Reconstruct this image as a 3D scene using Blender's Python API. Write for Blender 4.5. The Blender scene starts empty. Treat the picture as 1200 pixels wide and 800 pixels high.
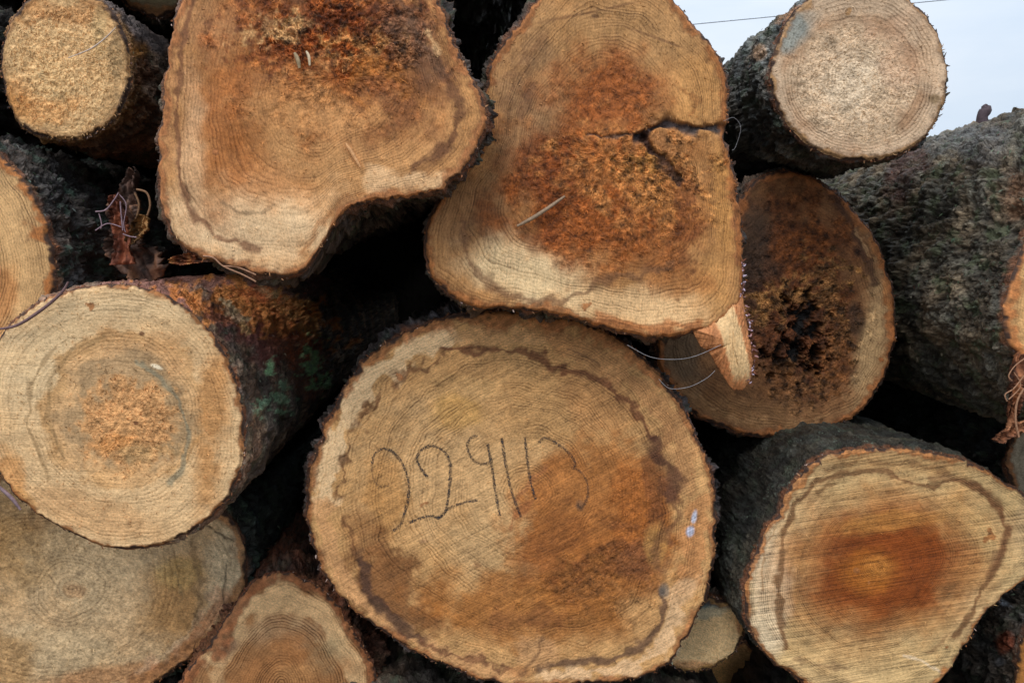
import bpy, math, random
import numpy as np
from mathutils import Vector

# ------------------------------------------------------------------ camera
S = bpy.context.scene
CAM_Z = 1.5
PITCH = math.atan(0.1)                 # looks 5.7 degrees down
cam = bpy.data.cameras.new('camera')
cam.lens = 30.0; cam.sensor_width = 36.0
cam.clip_start = 0.02; cam.clip_end = 5000.0
cam_o = bpy.data.objects.new('camera', cam)
S.collection.objects.link(cam_o)
cam_o.location = (0, 0, CAM_Z)
cam_o.rotation_euler = (math.pi / 2 - PITCH, 0, 0)
S.camera = cam_o

# ------------------------------------------------------------------ light
SUN_EL, SUN_ROT = math.radians(52), math.radians(205)   # soft sun behind the clouds, over the photographer's shoulder
W = bpy.data.worlds.new('World'); S.world = W; W.use_nodes = True
nt = W.node_tree; nd = nt.nodes; lk = nt.links
nd.clear()
wo = nd.new('ShaderNodeOutputWorld'); bg = nd.new('ShaderNodeBackground')
sky = nd.new('ShaderNodeTexSky'); sky.sky_type = 'NISHITA'; sky.sun_disc = False
sky.sun_elevation = SUN_EL; sky.sun_rotation = SUN_ROT
sky.air_density = 1.0; sky.dust_density = 2.0
tc = nd.new('ShaderNodeTexCoord')
mp = nd.new('ShaderNodeMapping'); mp.inputs['Scale'].default_value = (1.0, 1.0, 3.2)
cn = nd.new('ShaderNodeTexNoise'); cn.inputs['Scale'].default_value = 2.6; cn.inputs['Detail'].default_value = 7
cn.inputs['Roughness'].default_value = 0.55
cr = nd.new('ShaderNodeValToRGB')
cr.color_ramp.elements[0].position = 0.34; cr.color_ramp.elements[0].color = (6.9, 8.0, 9.4, 1)
cr.color_ramp.elements[1].position = 0.66; cr.color_ramp.elements[1].color = (8.6, 9.3, 10.1, 1)
mxw = nd.new('ShaderNodeMix'); mxw.data_type = 'RGBA'; mxw.inputs[0].default_value = 0.90
lk.new(tc.outputs['Generated'], mp.inputs['Vector']); lk.new(mp.outputs[0], cn.inputs['Vector'])
lk.new(cn.outputs['Fac'], cr.inputs['Fac'])
# an overcast sky is brighter overhead than at the horizon
sx = nd.new('ShaderNodeSeparateXYZ'); lk.new(tc.outputs['Generated'], sx.inputs[0])
gr = nd.new('ShaderNodeMapRange'); gr.inputs[1].default_value = 0.15; gr.inputs[2].default_value = 1.0; gr.inputs[3].default_value = 1.04; gr.inputs[4].default_value = 1.7
lk.new(sx.outputs[2], gr.inputs[0])
vs = nd.new('ShaderNodeVectorMath'); vs.operation = 'SCALE'; lk.new(cr.outputs[0], vs.inputs[0]); lk.new(gr.outputs[0], vs.inputs['Scale'])
lk.new(sky.outputs[0], mxw.inputs[6]); lk.new(vs.outputs[0], mxw.inputs[7])
lk.new(mxw.outputs[2], bg.inputs['Color']); bg.inputs['Strength'].default_value = 0.10
lk.new(bg.outputs[0], wo.inputs['Surface'])

sun = bpy.data.lights.new('sun', 'SUN'); sun.energy = 1.5; sun.angle = math.radians(25); sun.color = (1.0, 0.97, 0.93)
sun_o = bpy.data.objects.new('sun', sun); S.collection.objects.link(sun_o)
# direction towards the sun: azimuth measured from +Y clockwise
sd = Vector((math.sin(SUN_ROT) * math.cos(SUN_EL), math.cos(SUN_ROT) * math.cos(SUN_EL), math.sin(SUN_EL)))
sun_o.rotation_euler = sd.to_track_quat('Z', 'Y').to_euler()
S.view_settings.view_transform = 'Standard'; S.view_settings.look = 'None'
S.view_settings.exposure = 0.0; S.view_settings.gamma = 1.0
GAIN = 0.78                            # display (linear) = albedo * GAIN for an open face

# ------------------------------------------------------------------ helpers
rng = np.random.default_rng(7); random.seed(7)

def make_band(n=1024, feat=14.0, seed=0):
    r = np.random.default_rng(seed)
    f = np.fft.fft2(r.standard_normal((n, n)))
    k = np.fft.fftfreq(n) * n
    kk = np.sqrt(k[:, None] ** 2 + k[None, :] ** 2)
    k0 = n / feat
    f *= np.exp(-((kk - k0 * .6) / (k0 * .38)) ** 2)
    a = np.real(np.fft.ifft2(f)); a /= a.std()
    return a.astype(np.float32)
BAND = make_band()

def smp(u, v):
    """periodic bilinear lookup; one feature of the noise is about one unit of u, v"""
    u = np.asarray(u, float) * 14.0; v = np.asarray(v, float) * 14.0
    iu = np.floor(u); iv = np.floor(v); fu = u - iu; fv = v - iv
    a = iu.astype(np.int64) & 1023; b = iv.astype(np.int64) & 1023
    a1 = (a + 1) & 1023; b1 = (b + 1) & 1023
    return (BAND[a, b] * (1 - fu) * (1 - fv) + BAND[a1, b] * fu * (1 - fv)
            + BAND[a, b1] * (1 - fu) * fv + BAND[a1, b1] * fu * fv)

def fbm(u, v, scale, octs=4, seed=0.0, gain=0.55):
    """~unit variance fractal noise, features of the first octave are `scale` long"""
    r = 0; a = 1.0; s = 0.0
    u = np.asarray(u) / scale; v = np.asarray(v) / scale
    for i in range(octs):
        ang = 0.7 * i + seed
        c, q = math.cos(ang), math.sin(ang)
        r = r + a * smp(u * c - v * q + 17.3 * i + seed * 9.1, u * q + v * c + 5.7 * i + seed * 3.3)
        s += a * a; a *= gain; u = u * 2.03; v = v * 2.03
    return r / math.sqrt(s)

def voronoi(u, v, seed=0):
    """jittered-grid cells: F1, F2, cell value, offset to the cell centre"""
    iu = np.floor(u); iv = np.floor(v)
    F1 = np.full(np.shape(u), 9.0); F2 = F1.copy(); cid = np.zeros_like(F1); dx0 = np.zeros_like(F1); dy0 = np.zeros_like(F1)
    for a in (-1, 0, 1):
        for b in (-1, 0, 1):
            gu = iu + a; gv = iv + b
            h = np.sin(gu * 127.1 + gv * 311.7 + seed) * 43758.5453; hx = h - np.floor(h)
            h = np.sin(gu * 269.5 + gv * 183.3 + seed) * 24634.6345; hy = h - np.floor(h)
            dx = gu + hx - u; dy = gv + hy - v; d = np.sqrt(dx * dx + dy * dy)
            near = d < F1
            F2 = np.where(near, F1, np.minimum(F2, d))
            cid = np.where(near, (hx * 7.13 + hy * 3.7) % 1.0, cid)
            dx0 = np.where(near, dx, dx0); dy0 = np.where(near, dy, dy0)
            F1 = np.where(near, d, F1)
    return F1, F2, cid, dx0, dy0

def ss(a, b, x):
    t = np.clip((x - a) / (b - a), 0, 1); return t * t * (3 - 2 * t)

DES = [0.15]          # how far the palest woods lean to grey
def lin(c):
    c = np.array(c, float); mx = c.max(); c = (c + (mx - c) * DES[0] * np.clip((mx - 158) / 50, 0, 1)) / 255.0
    return np.where(c <= 0.04045, c / 12.92, ((c + 0.055) / 1.055) ** 2.4) / GAIN

AX = Vector((-0.04, 1.0, 0.0)).normalized()
AXN = np.array(AX)
CAMP = np.array([0, 0, CAM_Z])
FW = np.array([0, math.cos(PITCH), -math.sin(PITCH)]); UP = np.array([0, math.sin(PITCH), math.cos(PITCH)])

def on_plane(px, py, p0, n):
    """where the sight line of a spot in the photograph meets the plane of a cut face"""
    px = np.asarray(px, float); py = np.asarray(py, float)
    d = FW + ((px - 600) / 1000)[..., None] * np.array([1., 0, 0]) + ((400 - py) / 1000)[..., None] * UP
    t = ((p0 - CAMP) @ n) / (d @ n)
    return CAMP + d * t[..., None]

def at(px, py, Y):
    return on_plane(np.array(px), np.array(py), CAMP + AXN * Y, AXN)

def to_px(P):
    q = P - CAMP; z = q @ FW
    z = np.maximum(z, 0.05)
    return 600 + 1000 * q[..., 0] / z, 400 - 1000 * (q @ UP) / z

def poly_dist(x, y, pts):
    best = np.full(np.shape(x), 1e9)
    for (x0, y0), (x1, y1) in zip(pts[:-1], pts[1:]):
        dx, dy = x1 - x0, y1 - y0; L = dx * dx + dy * dy + 1e-9
        t = np.clip(((x - x0) * dx + (y - y0) * dy) / L, 0, 1)
        best = np.minimum(best, np.hypot(x - x0 - t * dx, y - y0 - t * dy))
    return best

def blob_mask(x, y, L):
    cx, cy, rx, ry = L['at']; a = math.radians(L.get('rot', 0)); c, s = math.cos(a), math.sin(a)
    u = ((x - cx) * c + (y - cy) * s) / rx; v = (-(x - cx) * s + (y - cy) * c) / ry
    d = np.hypot(u, v) + L.get('n', 0.15) * fbm(x, y, L.get('ns', 45.0), 4, L.get('seed', cx * .013))
    so = L.get('soft', 0.4)
    return 1 - ss(1 - so, 1 + so, d)

def line_mask(x, y, L):
    n = L.get('n', 2.5)
    wx = fbm(x, y, 22.0, 3, 3.1) * n; wy = fbm(x, y, 22.0, 3, 8.4) * n
    d = poly_dist(x + wx, y + wy, L['line'])
    w = L['w'] * np.clip(1 + .35 * fbm(x, y, 30.0, 2, 5.5), .35, 2)
    m = 1 - ss(w * (1 - L.get('soft', .6)), w * (1 + L.get('soft', .6)), d)
    if L.get('breaks', 0): m = m * np.clip(1 - L['breaks'] * np.clip(fbm(x, y, 26.0, 2, 1.7), 0, 2), 0, 1)
    return m

def mesh_obj(name, V, F, mat, parent=None, smooth=True, colors=None, floats=None, vecs=None, org=None):
    """one mesh object; V array (n,3) in world coordinates, F int array (m,4) or (m,3)"""
    me = bpy.data.meshes.new(name)
    V = np.ascontiguousarray(V, dtype=np.float32)
    if org is not None: V = V - np.array(org, dtype=np.float32)
    F = np.ascontiguousarray(F, dtype=np.int32); k = F.shape[1]
    me.vertices.add(len(V)); me.vertices.foreach_set('co', V.ravel())
    me.loops.add(F.size); me.loops.foreach_set('vertex_index', F.ravel())
    me.polygons.add(len(F)); me.polygons.foreach_set('loop_start', np.arange(0, F.size, k, dtype=np.int32))
    if smooth: me.polygons.foreach_set('use_smooth', np.ones(len(F), dtype=bool))
    me.update(calc_edges=True)
    if colors is not None:
        a = me.attributes.new('col', 'FLOAT_COLOR', 'POINT')
        c = np.ones((len(V), 4), dtype=np.float32); cc = np.maximum(colors, .002); c[:, :3] = cc * np.minimum(1, .8 / cc.max(1))[:, None]; a.data.foreach_set('color', c.ravel())
    for n_, f in (floats or {}).items():
        a = me.attributes.new(n_, 'FLOAT', 'POINT'); a.data.foreach_set('value', np.ascontiguousarray(f, dtype=np.float32).ravel())
    for n_, f in (vecs or {}).items():
        a = me.attributes.new(n_, 'FLOAT_VECTOR', 'POINT'); a.data.foreach_set('vector', np.ascontiguousarray(f, dtype=np.float32).ravel())
    me.materials.append(mat)
    o = bpy.data.objects.new(name, me); S.collection.objects.link(o)
    if parent is not None: o.parent = parent
    elif org is not None: o.location = org
    return o

def grid_faces(na, nr, closed=True):
    i = np.arange(nr - 1)[:, None]; j = np.arange(na if closed else na - 1)[None, :]
    j1 = (j + 1) % na
    f = np.stack([i * na + j, i * na + j1, (i + 1) * na + j1, (i + 1) * na + j], -1).reshape(-1, 4)
    return f

def empty(name, loc, label, cat, group=None):
    o = bpy.data.objects.new(name, None); S.collection.objects.link(o)
    o.empty_display_size = 0.05; o.location = loc
    o['label'] = label; o['category'] = cat
    if group: o['group'] = group
    return o

def tag(o, label, cat, group=None):
    o['label'] = label; o['category'] = cat
    if group: o['group'] = group
    return o

# ------------------------------------------------------------------ materials
def new_mat(name):
    m = bpy.data.materials.new(name); m.use_nodes = True
    m.node_tree.nodes.clear()
    out = m.node_tree.nodes.new('ShaderNodeOutputMaterial'); b = m.node_tree.nodes.new('ShaderNodeBsdfPrincipled')
    m.node_tree.links.new(b.outputs[0], out.inputs[0])
    return m, m.node_tree.nodes, m.node_tree.links, b

class NB:
    """tiny node-expression builder"""
    def __init__(s, nd, lk): s.nd, s.lk = nd, lk
    def _in(s, sock, v):
        if hasattr(v, 'is_output') or hasattr(v, 'links'): s.lk.new(v, sock)
        else: sock.default_value = v
    def m(s, op, a, b=0.0, c=0.0, clamp=False):
        n = s.nd.new('ShaderNodeMath'); n.operation = op; n.use_clamp = clamp
        s._in(n.inputs[0], a); s._in(n.inputs[1], b); s._in(n.inputs[2], c); return n.outputs[0]
    def attr(s, name, out='Fac'):
        n = s.nd.new('ShaderNodeAttribute'); n.attribute_name = name; return n.outputs[out]
    def noise(s, vec, scale, detail=2.0, rough=0.5, dims='3D', dist=0.0):
        n = s.nd.new('ShaderNodeTexNoise'); n.noise_dimensions = dims
        if dims == '1D': s._in(n.inputs['W'], vec)
        else: s._in(n.inputs['Vector'], vec)
        n.inputs['Scale'].default_value = scale; n.inputs['Detail'].default_value = detail
        n.inputs['Roughness'].default_value = rough; n.inputs['Distortion'].default_value = dist
        return n.outputs[0]
    def vscale(s, vec, sc):
        n = s.nd.new('ShaderNodeVectorMath'); n.operation = 'MULTIPLY'; s._in(n.inputs[0], vec); n.inputs[1].default_value = sc; return n.outputs[0]
    def ramp(s, x, lo, hi, a=0.0, b=1.0):
        n = s.nd.new('ShaderNodeMapRange'); n.interpolation_type = 'SMOOTHSTEP'
        s._in(n.inputs[0], x); n.inputs[1].default_value = lo; n.inputs[2].default_value = hi; n.inputs[3].default_value = a; n.inputs[4].default_value = b
        return n.outputs[0]
    def mixc(s, f, a, b, mode='MIX'):
        n = s.nd.new('ShaderNodeMix'); n.data_type = 'RGBA'; n.blend_type = mode
        s._in(n.inputs[0], f); s._in(n.inputs[6], a); s._in(n.inputs[7], b); return n.outputs[2]
    def cscale(s, col, f):
        n = s.nd.new('ShaderNodeVectorMath'); n.operation = 'SCALE'; s._in(n.inputs[0], col); s._in(n.inputs['Scale'], f); return n.outputs[0]
    def bump(s, h, strength, dist, nrm=None):
        n = s.nd.new('ShaderNodeBump'); s._in(n.inputs['Height'], h); s._in(n.inputs['Strength'], strength); n.inputs['Distance'].default_value = dist
        if nrm: s._in(n.inputs['Normal'], nrm)
        return n.outputs[0]

def wood_material():
    m, nd, lk, b = new_mat('sawn_wood'); q = NB(nd, lk)
    col = q.attr('col', 'Color'); ring = q.attr('ring'); fuzz = q.attr('fuzz'); saw = q.attr('saw'); ramt = q.attr('ringamt')
    uv = q.attr('uvw', 'Vector')
    # annual rings: narrow dark latewood lines following the ring coordinate
    wob = q.noise(uv, 14.0, 1.0)
    rr = q.m('ADD', ring, q.m('MULTIPLY', q.m('SUBTRACT', wob, .5), 0.6))
    fr = q.m('FRACT', rr)
    late = q.m('MULTIPLY', q.ramp(fr, 0.30, 0.86), q.ramp(fr, 0.90, 1.0, 1.0, 0.0))
    vary = q.ramp(q.noise(ring, 0.22, 2.0, dims='1D'), 0.38, 0.66, 0.25, 1.25)
    patch = q.ramp(q.noise(uv, 14.0, 2.0), 0.33, 0.62, 0.45, 1.1)
    ringd = q.m('MULTIPLY', q.m('MULTIPLY', late, vary), q.m('MULTIPLY', patch, ramt))
    band = q.m('SUBTRACT', q.noise(ring, 0.13, 3.0, dims='1D'), .5)
    # saw kerf streaks: long along x of uvw, fine across
    st = q.m('SUBTRACT', q.noise(q.vscale(uv, (9.0, 430.0, 1.0)), 1.0, 3.0, 0.6), .5)
    st2 = q.m('SUBTRACT', q.noise(q.vscale(uv, (4.0, 95.0, 1.0)), 1.0, 2.0, 0.5), .5)
    # fibres and pores
    fib = q.m('SUBTRACT', q.noise(q.vscale(uv, (340.0, 480.0, 1.0)), 1.0, 3.0, 0.65), .5)
    mot = q.m('SUBTRACT', q.noise(uv, 120.0, 4.0, 0.65), .5)
    blot = q.m('SUBTRACT', q.noise(uv, 17.0, 4.0, 0.6), .5)
    f = q.m('MULTIPLY_ADD', ringd, -0.42, 1.08)
    f = q.m('MULTIPLY_ADD', band, 0.75, f)
    f = q.m('MULTIPLY_ADD', q.m('MULTIPLY', st, saw), 1.0, f)
    f = q.m('MULTIPLY_ADD', q.m('MULTIPLY', st2, saw), 0.35, f)
    f = q.m('MULTIPLY_ADD', q.m('MULTIPLY', fib, q.m('MULTIPLY_ADD', fuzz, 1.7, 1.15)), 1.0, f)
    f = q.m('MULTIPLY_ADD', q.m('MULTIPLY', mot, q.m('MULTIPLY_ADD', fuzz, 1.0, 0.45)), 1.0, f)
    f = q.m('MULTIPLY_ADD', blot, 0.32, f)
    f = q.m('MAXIMUM', f, 0.12)
    c = q.cscale(col, f)
    # latewood and blotches are warmer, not only darker
    c = q.mixc(q.m('MULTIPLY', ringd, 0.30), c, (0.80, 0.58, 0.38, 1), 'MULTIPLY')
    c = q.mixc(q.ramp(blot, 0.02, 0.22, 0.0, 0.3), c, (1.0, 0.90, 0.78, 1), 'MULTIPLY')
    spk = q.ramp(q.noise(uv, 520.0, 1.0), 0.70, 0.76)
    c = q.mixc(q.m('MULTIPLY', spk, 0.45), c, (0.35, 0.22, 0.13, 1), 'MULTIPLY')
    lk.new(c, b.inputs['Base Color'])
    b.inputs['Roughness'].default_value = 0.72
    b.inputs['Specular IOR Level'].default_value = 0.28
    h = q.m('MULTIPLY_ADD', q.m('MULTIPLY', fib, q.m('MULTIPLY_ADD', fuzz, 1.4, 0.35)), 1.0, q.m('MULTIPLY', ringd, -0.25))
    h = q.m('MULTIPLY_ADD', q.m('MULTIPLY', st, saw), 0.6, h)
    h = q.m('MULTIPLY_ADD', q.m('MULTIPLY', mot, fuzz), 1.2, h)
    lk.new(q.bump(h, 0.8, 0.0011), b.inputs['Normal'])
    return m

def bark_material():
    m, nd, lk, b = new_mat('conifer_bark'); q = NB(nd, lk)
    col = q.attr('col', 'Color'); uv = q.attr('uvw', 'Vector')
    n1 = q.noise(uv, 170.0, 5.0, 0.68); n2 = q.noise(q.vscale(uv, (35.0, 110.0, 1.0)), 1.0, 4.0, 0.6)
    n3 = q.noise(uv, 420.0, 2.0, 0.6)
    f = q.m('MULTIPLY_ADD', q.m('SUBTRACT', n1, .5), 2.2, 1.0)
    f = q.m('MULTIPLY_ADD', q.m('SUBTRACT', n2, .5), 1.5, f)
    f = q.m('MULTIPLY_ADD', q.m('SUBTRACT', n3, .5), 1.2, f)
    c = q.cscale(col, q.m('MAXIMUM', f, 0.15))
    lich = q.m('MULTIPLY', q.ramp(q.noise(uv, 260.0, 3.0, 0.7), 0.58, 0.68), q.ramp(q.noise(uv, 24.0, 3.0), 0.46, 0.60))
    c = q.mixc(q.m('MULTIPLY', lich, q.attr('lichen')), c, (0.20, 0.26, 0.19, 1))
    lk.new(c, b.inputs['Base Color'])
    lk.new(q.ramp(n2, 0.35, 0.65, 0.42, 0.8), b.inputs['Roughness'])
    b.inputs['Specular IOR Level'].default_value = 0.4
    h = q.m('MULTIPLY_ADD', n2, 1.2, q.m('MULTIPLY_ADD', n1, 1.0, q.m('MULTIPLY', n3, .5)))
    lk.new(q.bump(h, 1.0, 0.006), b.inputs['Normal'])
    return m

def fibre_material():
    m, nd, lk, b = new_mat('torn_fibre'); q = NB(nd, lk)
    g = nd.new('ShaderNodeNewGeometry').outputs['Position']
    f = q.m('MULTIPLY_ADD', q.m('SUBTRACT', q.noise(g, 300.0, 2.0), .5), 1.2, 1.0)
    lk.new(q.cscale(q.attr('col', 'Color'), f), b.inputs['Base Color'])
    b.inputs['Roughness'].default_value = 0.7; b.inputs['Specular IOR Level'].default_value = 0.3
    return m

def plain(name, rgb, rough=0.6, scale=60.0, amt=0.6, bump=0.0, metal=0.0):
    m, nd, lk, b = new_mat(name); q = NB(nd, lk)
    g = nd.new('ShaderNodeTexCoord').outputs['Object']
    n = q.noise(g, scale, 4.0, 0.6)
    f = q.m('MULTIPLY_ADD', q.m('SUBTRACT', n, .5), amt * 2, 1.0)
    rgbn = nd.new('ShaderNodeRGB'); rgbn.outputs[0].default_value = (*rgb, 1)
    lk.new(q.cscale(rgbn.outputs[0], q.m('MAXIMUM', f, .1)), b.inputs['Base Color'])
    b.inputs['Roughness'].default_value = rough; b.inputs['Metallic'].default_value = metal
    b.inputs['Specular IOR Level'].default_value = 0.3
    if bump: lk.new(q.bump(n, 1.0, bump), b.inputs['Normal'])
    return m

def ink_material():
    """timber crayon that skipped over the grain"""
    m, nd, lk, b = new_mat('timber_crayon'); q = NB(nd, lk)
    g = nd.new('ShaderNodeNewGeometry').outputs['Position']
    b.inputs['Base Color'].default_value = (0.028, 0.026, 0.028, 1); b.inputs['Roughness'].default_value = 0.6
    tr = nd.new('ShaderNodeBsdfTransparent'); mx = nd.new('ShaderNodeMixShader'); out = [n for n in nd if n.type == 'OUTPUT_MATERIAL'][0]
    a = q.m('MULTIPLY', q.ramp(q.noise(g, 650.0, 2.0, 0.6), 0.40, 0.60, 0.08, .95), q.attr('press'))
    lk.new(a, mx.inputs[0]); lk.new(tr.outputs[0], mx.inputs[1]); lk.new(b.outputs[0], mx.inputs[2]); lk.new(mx.outputs[0], out.inputs[0])
    return m

WOOD = wood_material(); BARK = bark_material(); FIBRE = fibre_material(); INK = ink_material()
THREAD = plain('spider_silk', (0.36, 0.35, 0.36), 0.4)

# ------------------------------------------------------------------ ribbons (fibres, flakes, fringe)
def ribbons(name, P, D, N, L, Wd, C, parent, org, curl=0.25, mat=None, seed=1):
    """many little bent slivers: P start, D direction, N facing, L length, Wd width, C colour"""
    r = np.random.default_rng(seed); n = len(P)
    D = D / (np.linalg.norm(D, axis=1, keepdims=True) + 1e-9)
    Sd = np.cross(D, N); Sd /= (np.linalg.norm(Sd, axis=1, keepdims=True) + 1e-9)
    L = L[:, None]; Wd = Wd[:, None]
    cu = (r.uniform(-curl, curl, (n, 1))) * L; cv = (r.uniform(-curl, curl, (n, 1))) * L
    a = P - Sd * Wd * .5; b_ = P + Sd * Wd * .5
    m1 = P + D * L * .5 + N * cu; c = m1 - Sd * Wd * .55; d = m1 + Sd * Wd * .55
    e = P + D * L + N * cu * .4 + Sd * cv
    e1 = e - Sd * Wd * .15; e2 = e + Sd * Wd * .15
    V = np.stack([a, b_, c, d, e1, e2], 1).reshape(-1, 3)
    k = np.arange(n)[:, None] * 6
    F = np.concatenate([k + np.array([[0, 1, 3, 2]]), k + np.array([[2, 3, 5, 4]])], 0)
    o = mesh_obj(name, V, F, mat or FIBRE, parent, smooth=False, colors=np.repeat(C, 6, 0), org=org)
    o['kind'] = 'stuff'
    return o

# ------------------------------------------------------------------ the log builder
def resample_outline(pts, pith, na, jag, seed):
    """outline given as spots of the photograph -> radius for each angle round the pith (smooth, then roughened)"""
    p = np.array(pts, float); n = len(p)
    # closed Catmull-Rom
    dens = []
    for i in range(n):
        p0, p1, p2, p3 = p[i - 1], p[i], p[(i + 1) % n], p[(i + 2) % n]
        for t in np.linspace(0, 1, 24, endpoint=False):
            dens.append(0.5 * ((2 * p1) + (-p0 + p2) * t + (2 * p0 - 5 * p1 + 4 * p2 - p3) * t * t + (-p0 + 3 * p1 - 3 * p2 + p3) * t ** 3))
    dens = np.array(dens); d = dens - pith
    ang = np.unwrap(np.arctan2(d[:, 1], d[:, 0])); rad = np.hypot(d[:, 0], d[:, 1])
    if ang[-1] < ang[0]: ang = ang[::-1]; rad = rad[::-1]
    o = np.argsort(ang); ang = ang[o]; rad = rad[o]
    th = np.linspace(-math.pi, math.pi, na, endpoint=False)
    A = np.concatenate([ang - 4 * math.pi, ang - 2 * math.pi, ang, ang + 2 * math.pi, ang + 4 * math.pi]); R = np.tile(rad, 5)
    o = np.argsort(A); r = np.interp(th, A[o], R[o])
    arc = r * 1.0
    x = np.cos(th) * arc; y = np.sin(th) * arc
    r = r + jag * (0.9 * fbm(x, y, 22.0, 3, seed) + 0.22 * fbm(x, y, 6.5, 3, seed + 2))
    return th, r

def lowpass(r, k):
    f = np.fft.rfft(r); f[k:] = 0; return np.fft.irfft(f, len(r))

def circle(cx, cy, r, n=14, ry=None, wob=0.04, seed=0):
    q = np.random.default_rng(seed); ry = ry or r
    return [(cx + r * (1 + q.uniform(-wob, wob)) * math.cos(a), cy + ry * (1 + q.uniform(-wob, wob)) * math.sin(a)) for a in np.linspace(0, 2 * math.pi, n, endpoint=False)]

def build_log(key, sp):
    DES[0] = sp.get('desat', -.08)
    seed = sp['seed']; Y = sp['Y']; pith = np.array(sp['pith'], float)
    na, nr = sp.get('na', 420), sp.get('nr', 110)
    th, R = resample_outline(sp['outline'], pith, na, sp.get('jag', 1.3) * .75, seed)
    Rs = lowpass(R, 26); Rm = lowpass(R, 2).mean()
    tilt = sp.get('tilt', (0, 0))
    n = np.array(AXN) + np.array([tilt[0], 0, tilt[1]]); n /= np.linalg.norm(n)
    p0 = at(*pith, Y)
    cxy = (pith[0] + (np.cos(th) * R).mean(), pith[1] + (np.sin(th) * R).mean())
    org = on_plane(np.array(cxy[0]), np.array(cxy[1]), p0, n)
    root = empty(sp.get('name', 'spruce_log'), org, sp['label'], 'log', 'logs of the timber pile')
    ppm = 1000.0 / Y                       # photo pixels per metre on the face (nominal)
    # ---- cut face
    t = np.linspace(0, 1, nr) ** 0.85; t[0] = 0.0015
    T = t[:, None]; TH = th[None, :]
    w = T ** 1.3
    RR = T * ((1 - w) * (Rm * .6 + .4 * lowpass(R, 4)) + w * Rs) + (R - Rs) * ss(.9, 1.0, T)
    X = pith[0] + RR * np.cos(TH); Yp = pith[1] + RR * np.sin(TH)
    x = X.ravel(); y = Yp.ravel()
    edge = ((R[None, :] - RR)).ravel()      # px in from the rim
    P = on_plane(x, y, p0, n)
    tt = np.broadcast_to(T, X.shape).ravel()
    fuzz = np.full(x.shape, sp.get('fuzz', .12)); dep = np.zeros_like(x)
    ra = np.full(x.shape, sp.get('rings', .8))
    col = np.broadcast_to(lin(sp['base']), (len(x), 3)).copy()
    warp = fbm(x, y, 60.0, 3, seed * 1.3)
    for L in sp.get('layers', []):
        if 'line' in L: m = line_mask(x, y, L)
        elif 'band' in L:
            c0, ww = L['band']; m = np.exp(-((tt + .02 * warp - c0) / ww) ** 2)
        else: m = blob_mask(x, y, L)
        m = m * L.get('a', 1.0)
        if 'c' in L: col = col * (1 - m[:, None]) + lin(L['c']) * m[:, None]
        if 'fuzz' in L: fuzz = np.maximum(fuzz, m * L['fuzz'])
        if 'dep' in L: dep = dep + m * L['dep']
        if 'noring' in L: ra = ra * (1 - m * L['noring'])
    # value variation over the face
    col = col * (1 + .06 * fbm(x, y, 26.0, 4, seed + 4))[:, None]
    # clumps of torn fibre in the rough zones
    if sp.get('clump', 0.28):
        cl = fbm(x, y, 11.0, 4, seed + 6, .7)
        k = np.clip(fuzz * 1.2 - .1, 0, 1) * sp.get('clump', .28)
        col = col * np.clip(1 + k * cl * 1.2, .25, 1.9)[:, None]
    # rim: cambium line, inner bark, outer bark
    rw = sp.get('rim', 8.0) * (1 + .35 * fbm(x, y, 40.0, 3, seed + 9))
    e = edge + .9 * fbm(x, y, 9.0, 3, seed + 1)
    rc = lin(sp.get('rimc', (140, 88, 48)))
    if 'rimside' in sp:                     # bark thicker towards an angle
        a0, k0 = sp['rimside']; rw = rw * (1 + k0 * np.clip(np.cos(np.broadcast_to(TH, X.shape).ravel() - math.radians(a0)), 0, 1) ** 2)
    m = (1 - ss(rw * .75, rw * 1.15, e)) * .85
    col = col * (1 - m[:, None]) + rc * (1 + .22 * fbm(x, y, 9.0, 3, seed + 3))[:, None] * m[:, None]
    ra = ra * (1 - .8 * m)
    m = np.exp(-((e - rw * 1.08) / 1.8) ** 2) * .35
    col = col * (1 - m[:, None]) + lin((92, 56, 34)) * m[:, None]
    ob = sp.get('outer', 2.2) * np.clip(1 + .8 * fbm(x, y, 38.0, 3, seed + 17), .15, 3)
    m = (1 - ss(ob * .5, ob * 1.3, e))
    col = col * (1 - m[:, None]) + lin((58, 42, 34)) * m[:, None]
    # relief
    z = .0013 * fbm(x, y, 120.0, 2, seed + 5) + .00016 * fbm(x, y, 14.0, 3, seed + 7)
    z = z + fuzz ** 1.6 * (.0014 * fbm(x, y, 8.0, 4, seed + 8, .7))
    z = z - dep * (1 + .15 * fbm(x, y, 14.0, 3, seed + 2, .6))
    z = z - .004 * (1 - ss(0, 4.0, edge))
    P = P - n * z[:, None]
    rr_ = R.mean() * tt
    ring = (edge.reshape(X.shape)[0].mean() - 0) * 0 + tt * sp.get('nring', 55) + .5 * warp * sp.get('ringwarp', .6)
    ca, sa = math.cos(math.radians(sp.get('sawdir', 20))), math.sin(math.radians(sp.get('sawdir', 20)))
    mx_, my_ = x / ppm, y / ppm
    uvw = np.stack([mx_ * ca + my_ * sa + seed * 3.1, -mx_ * sa + my_ * ca + seed * 1.7, np.full_like(x, seed * .37)], 1)
    F = grid_faces(na, nr)
    cut = mesh_obj('cut_face', P, F, WOOD, root, colors=col, floats={'ring': ring, 'fuzz': fuzz, 'saw': np.full(x.shape, 1.25 * sp.get('saw', .5)), 'ringamt': ra}, vecs={'uvw': uvw}, org=org)
    if 'facelabel' in sp: cut['label'] = sp['facelabel']
    # ---- bark tube
    length = sp.get('len', 3.6); ns = sp.get('ns', 110)
    s = np.concatenate([[0, .0015], np.geomspace(.004, length, ns - 2)])
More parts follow.
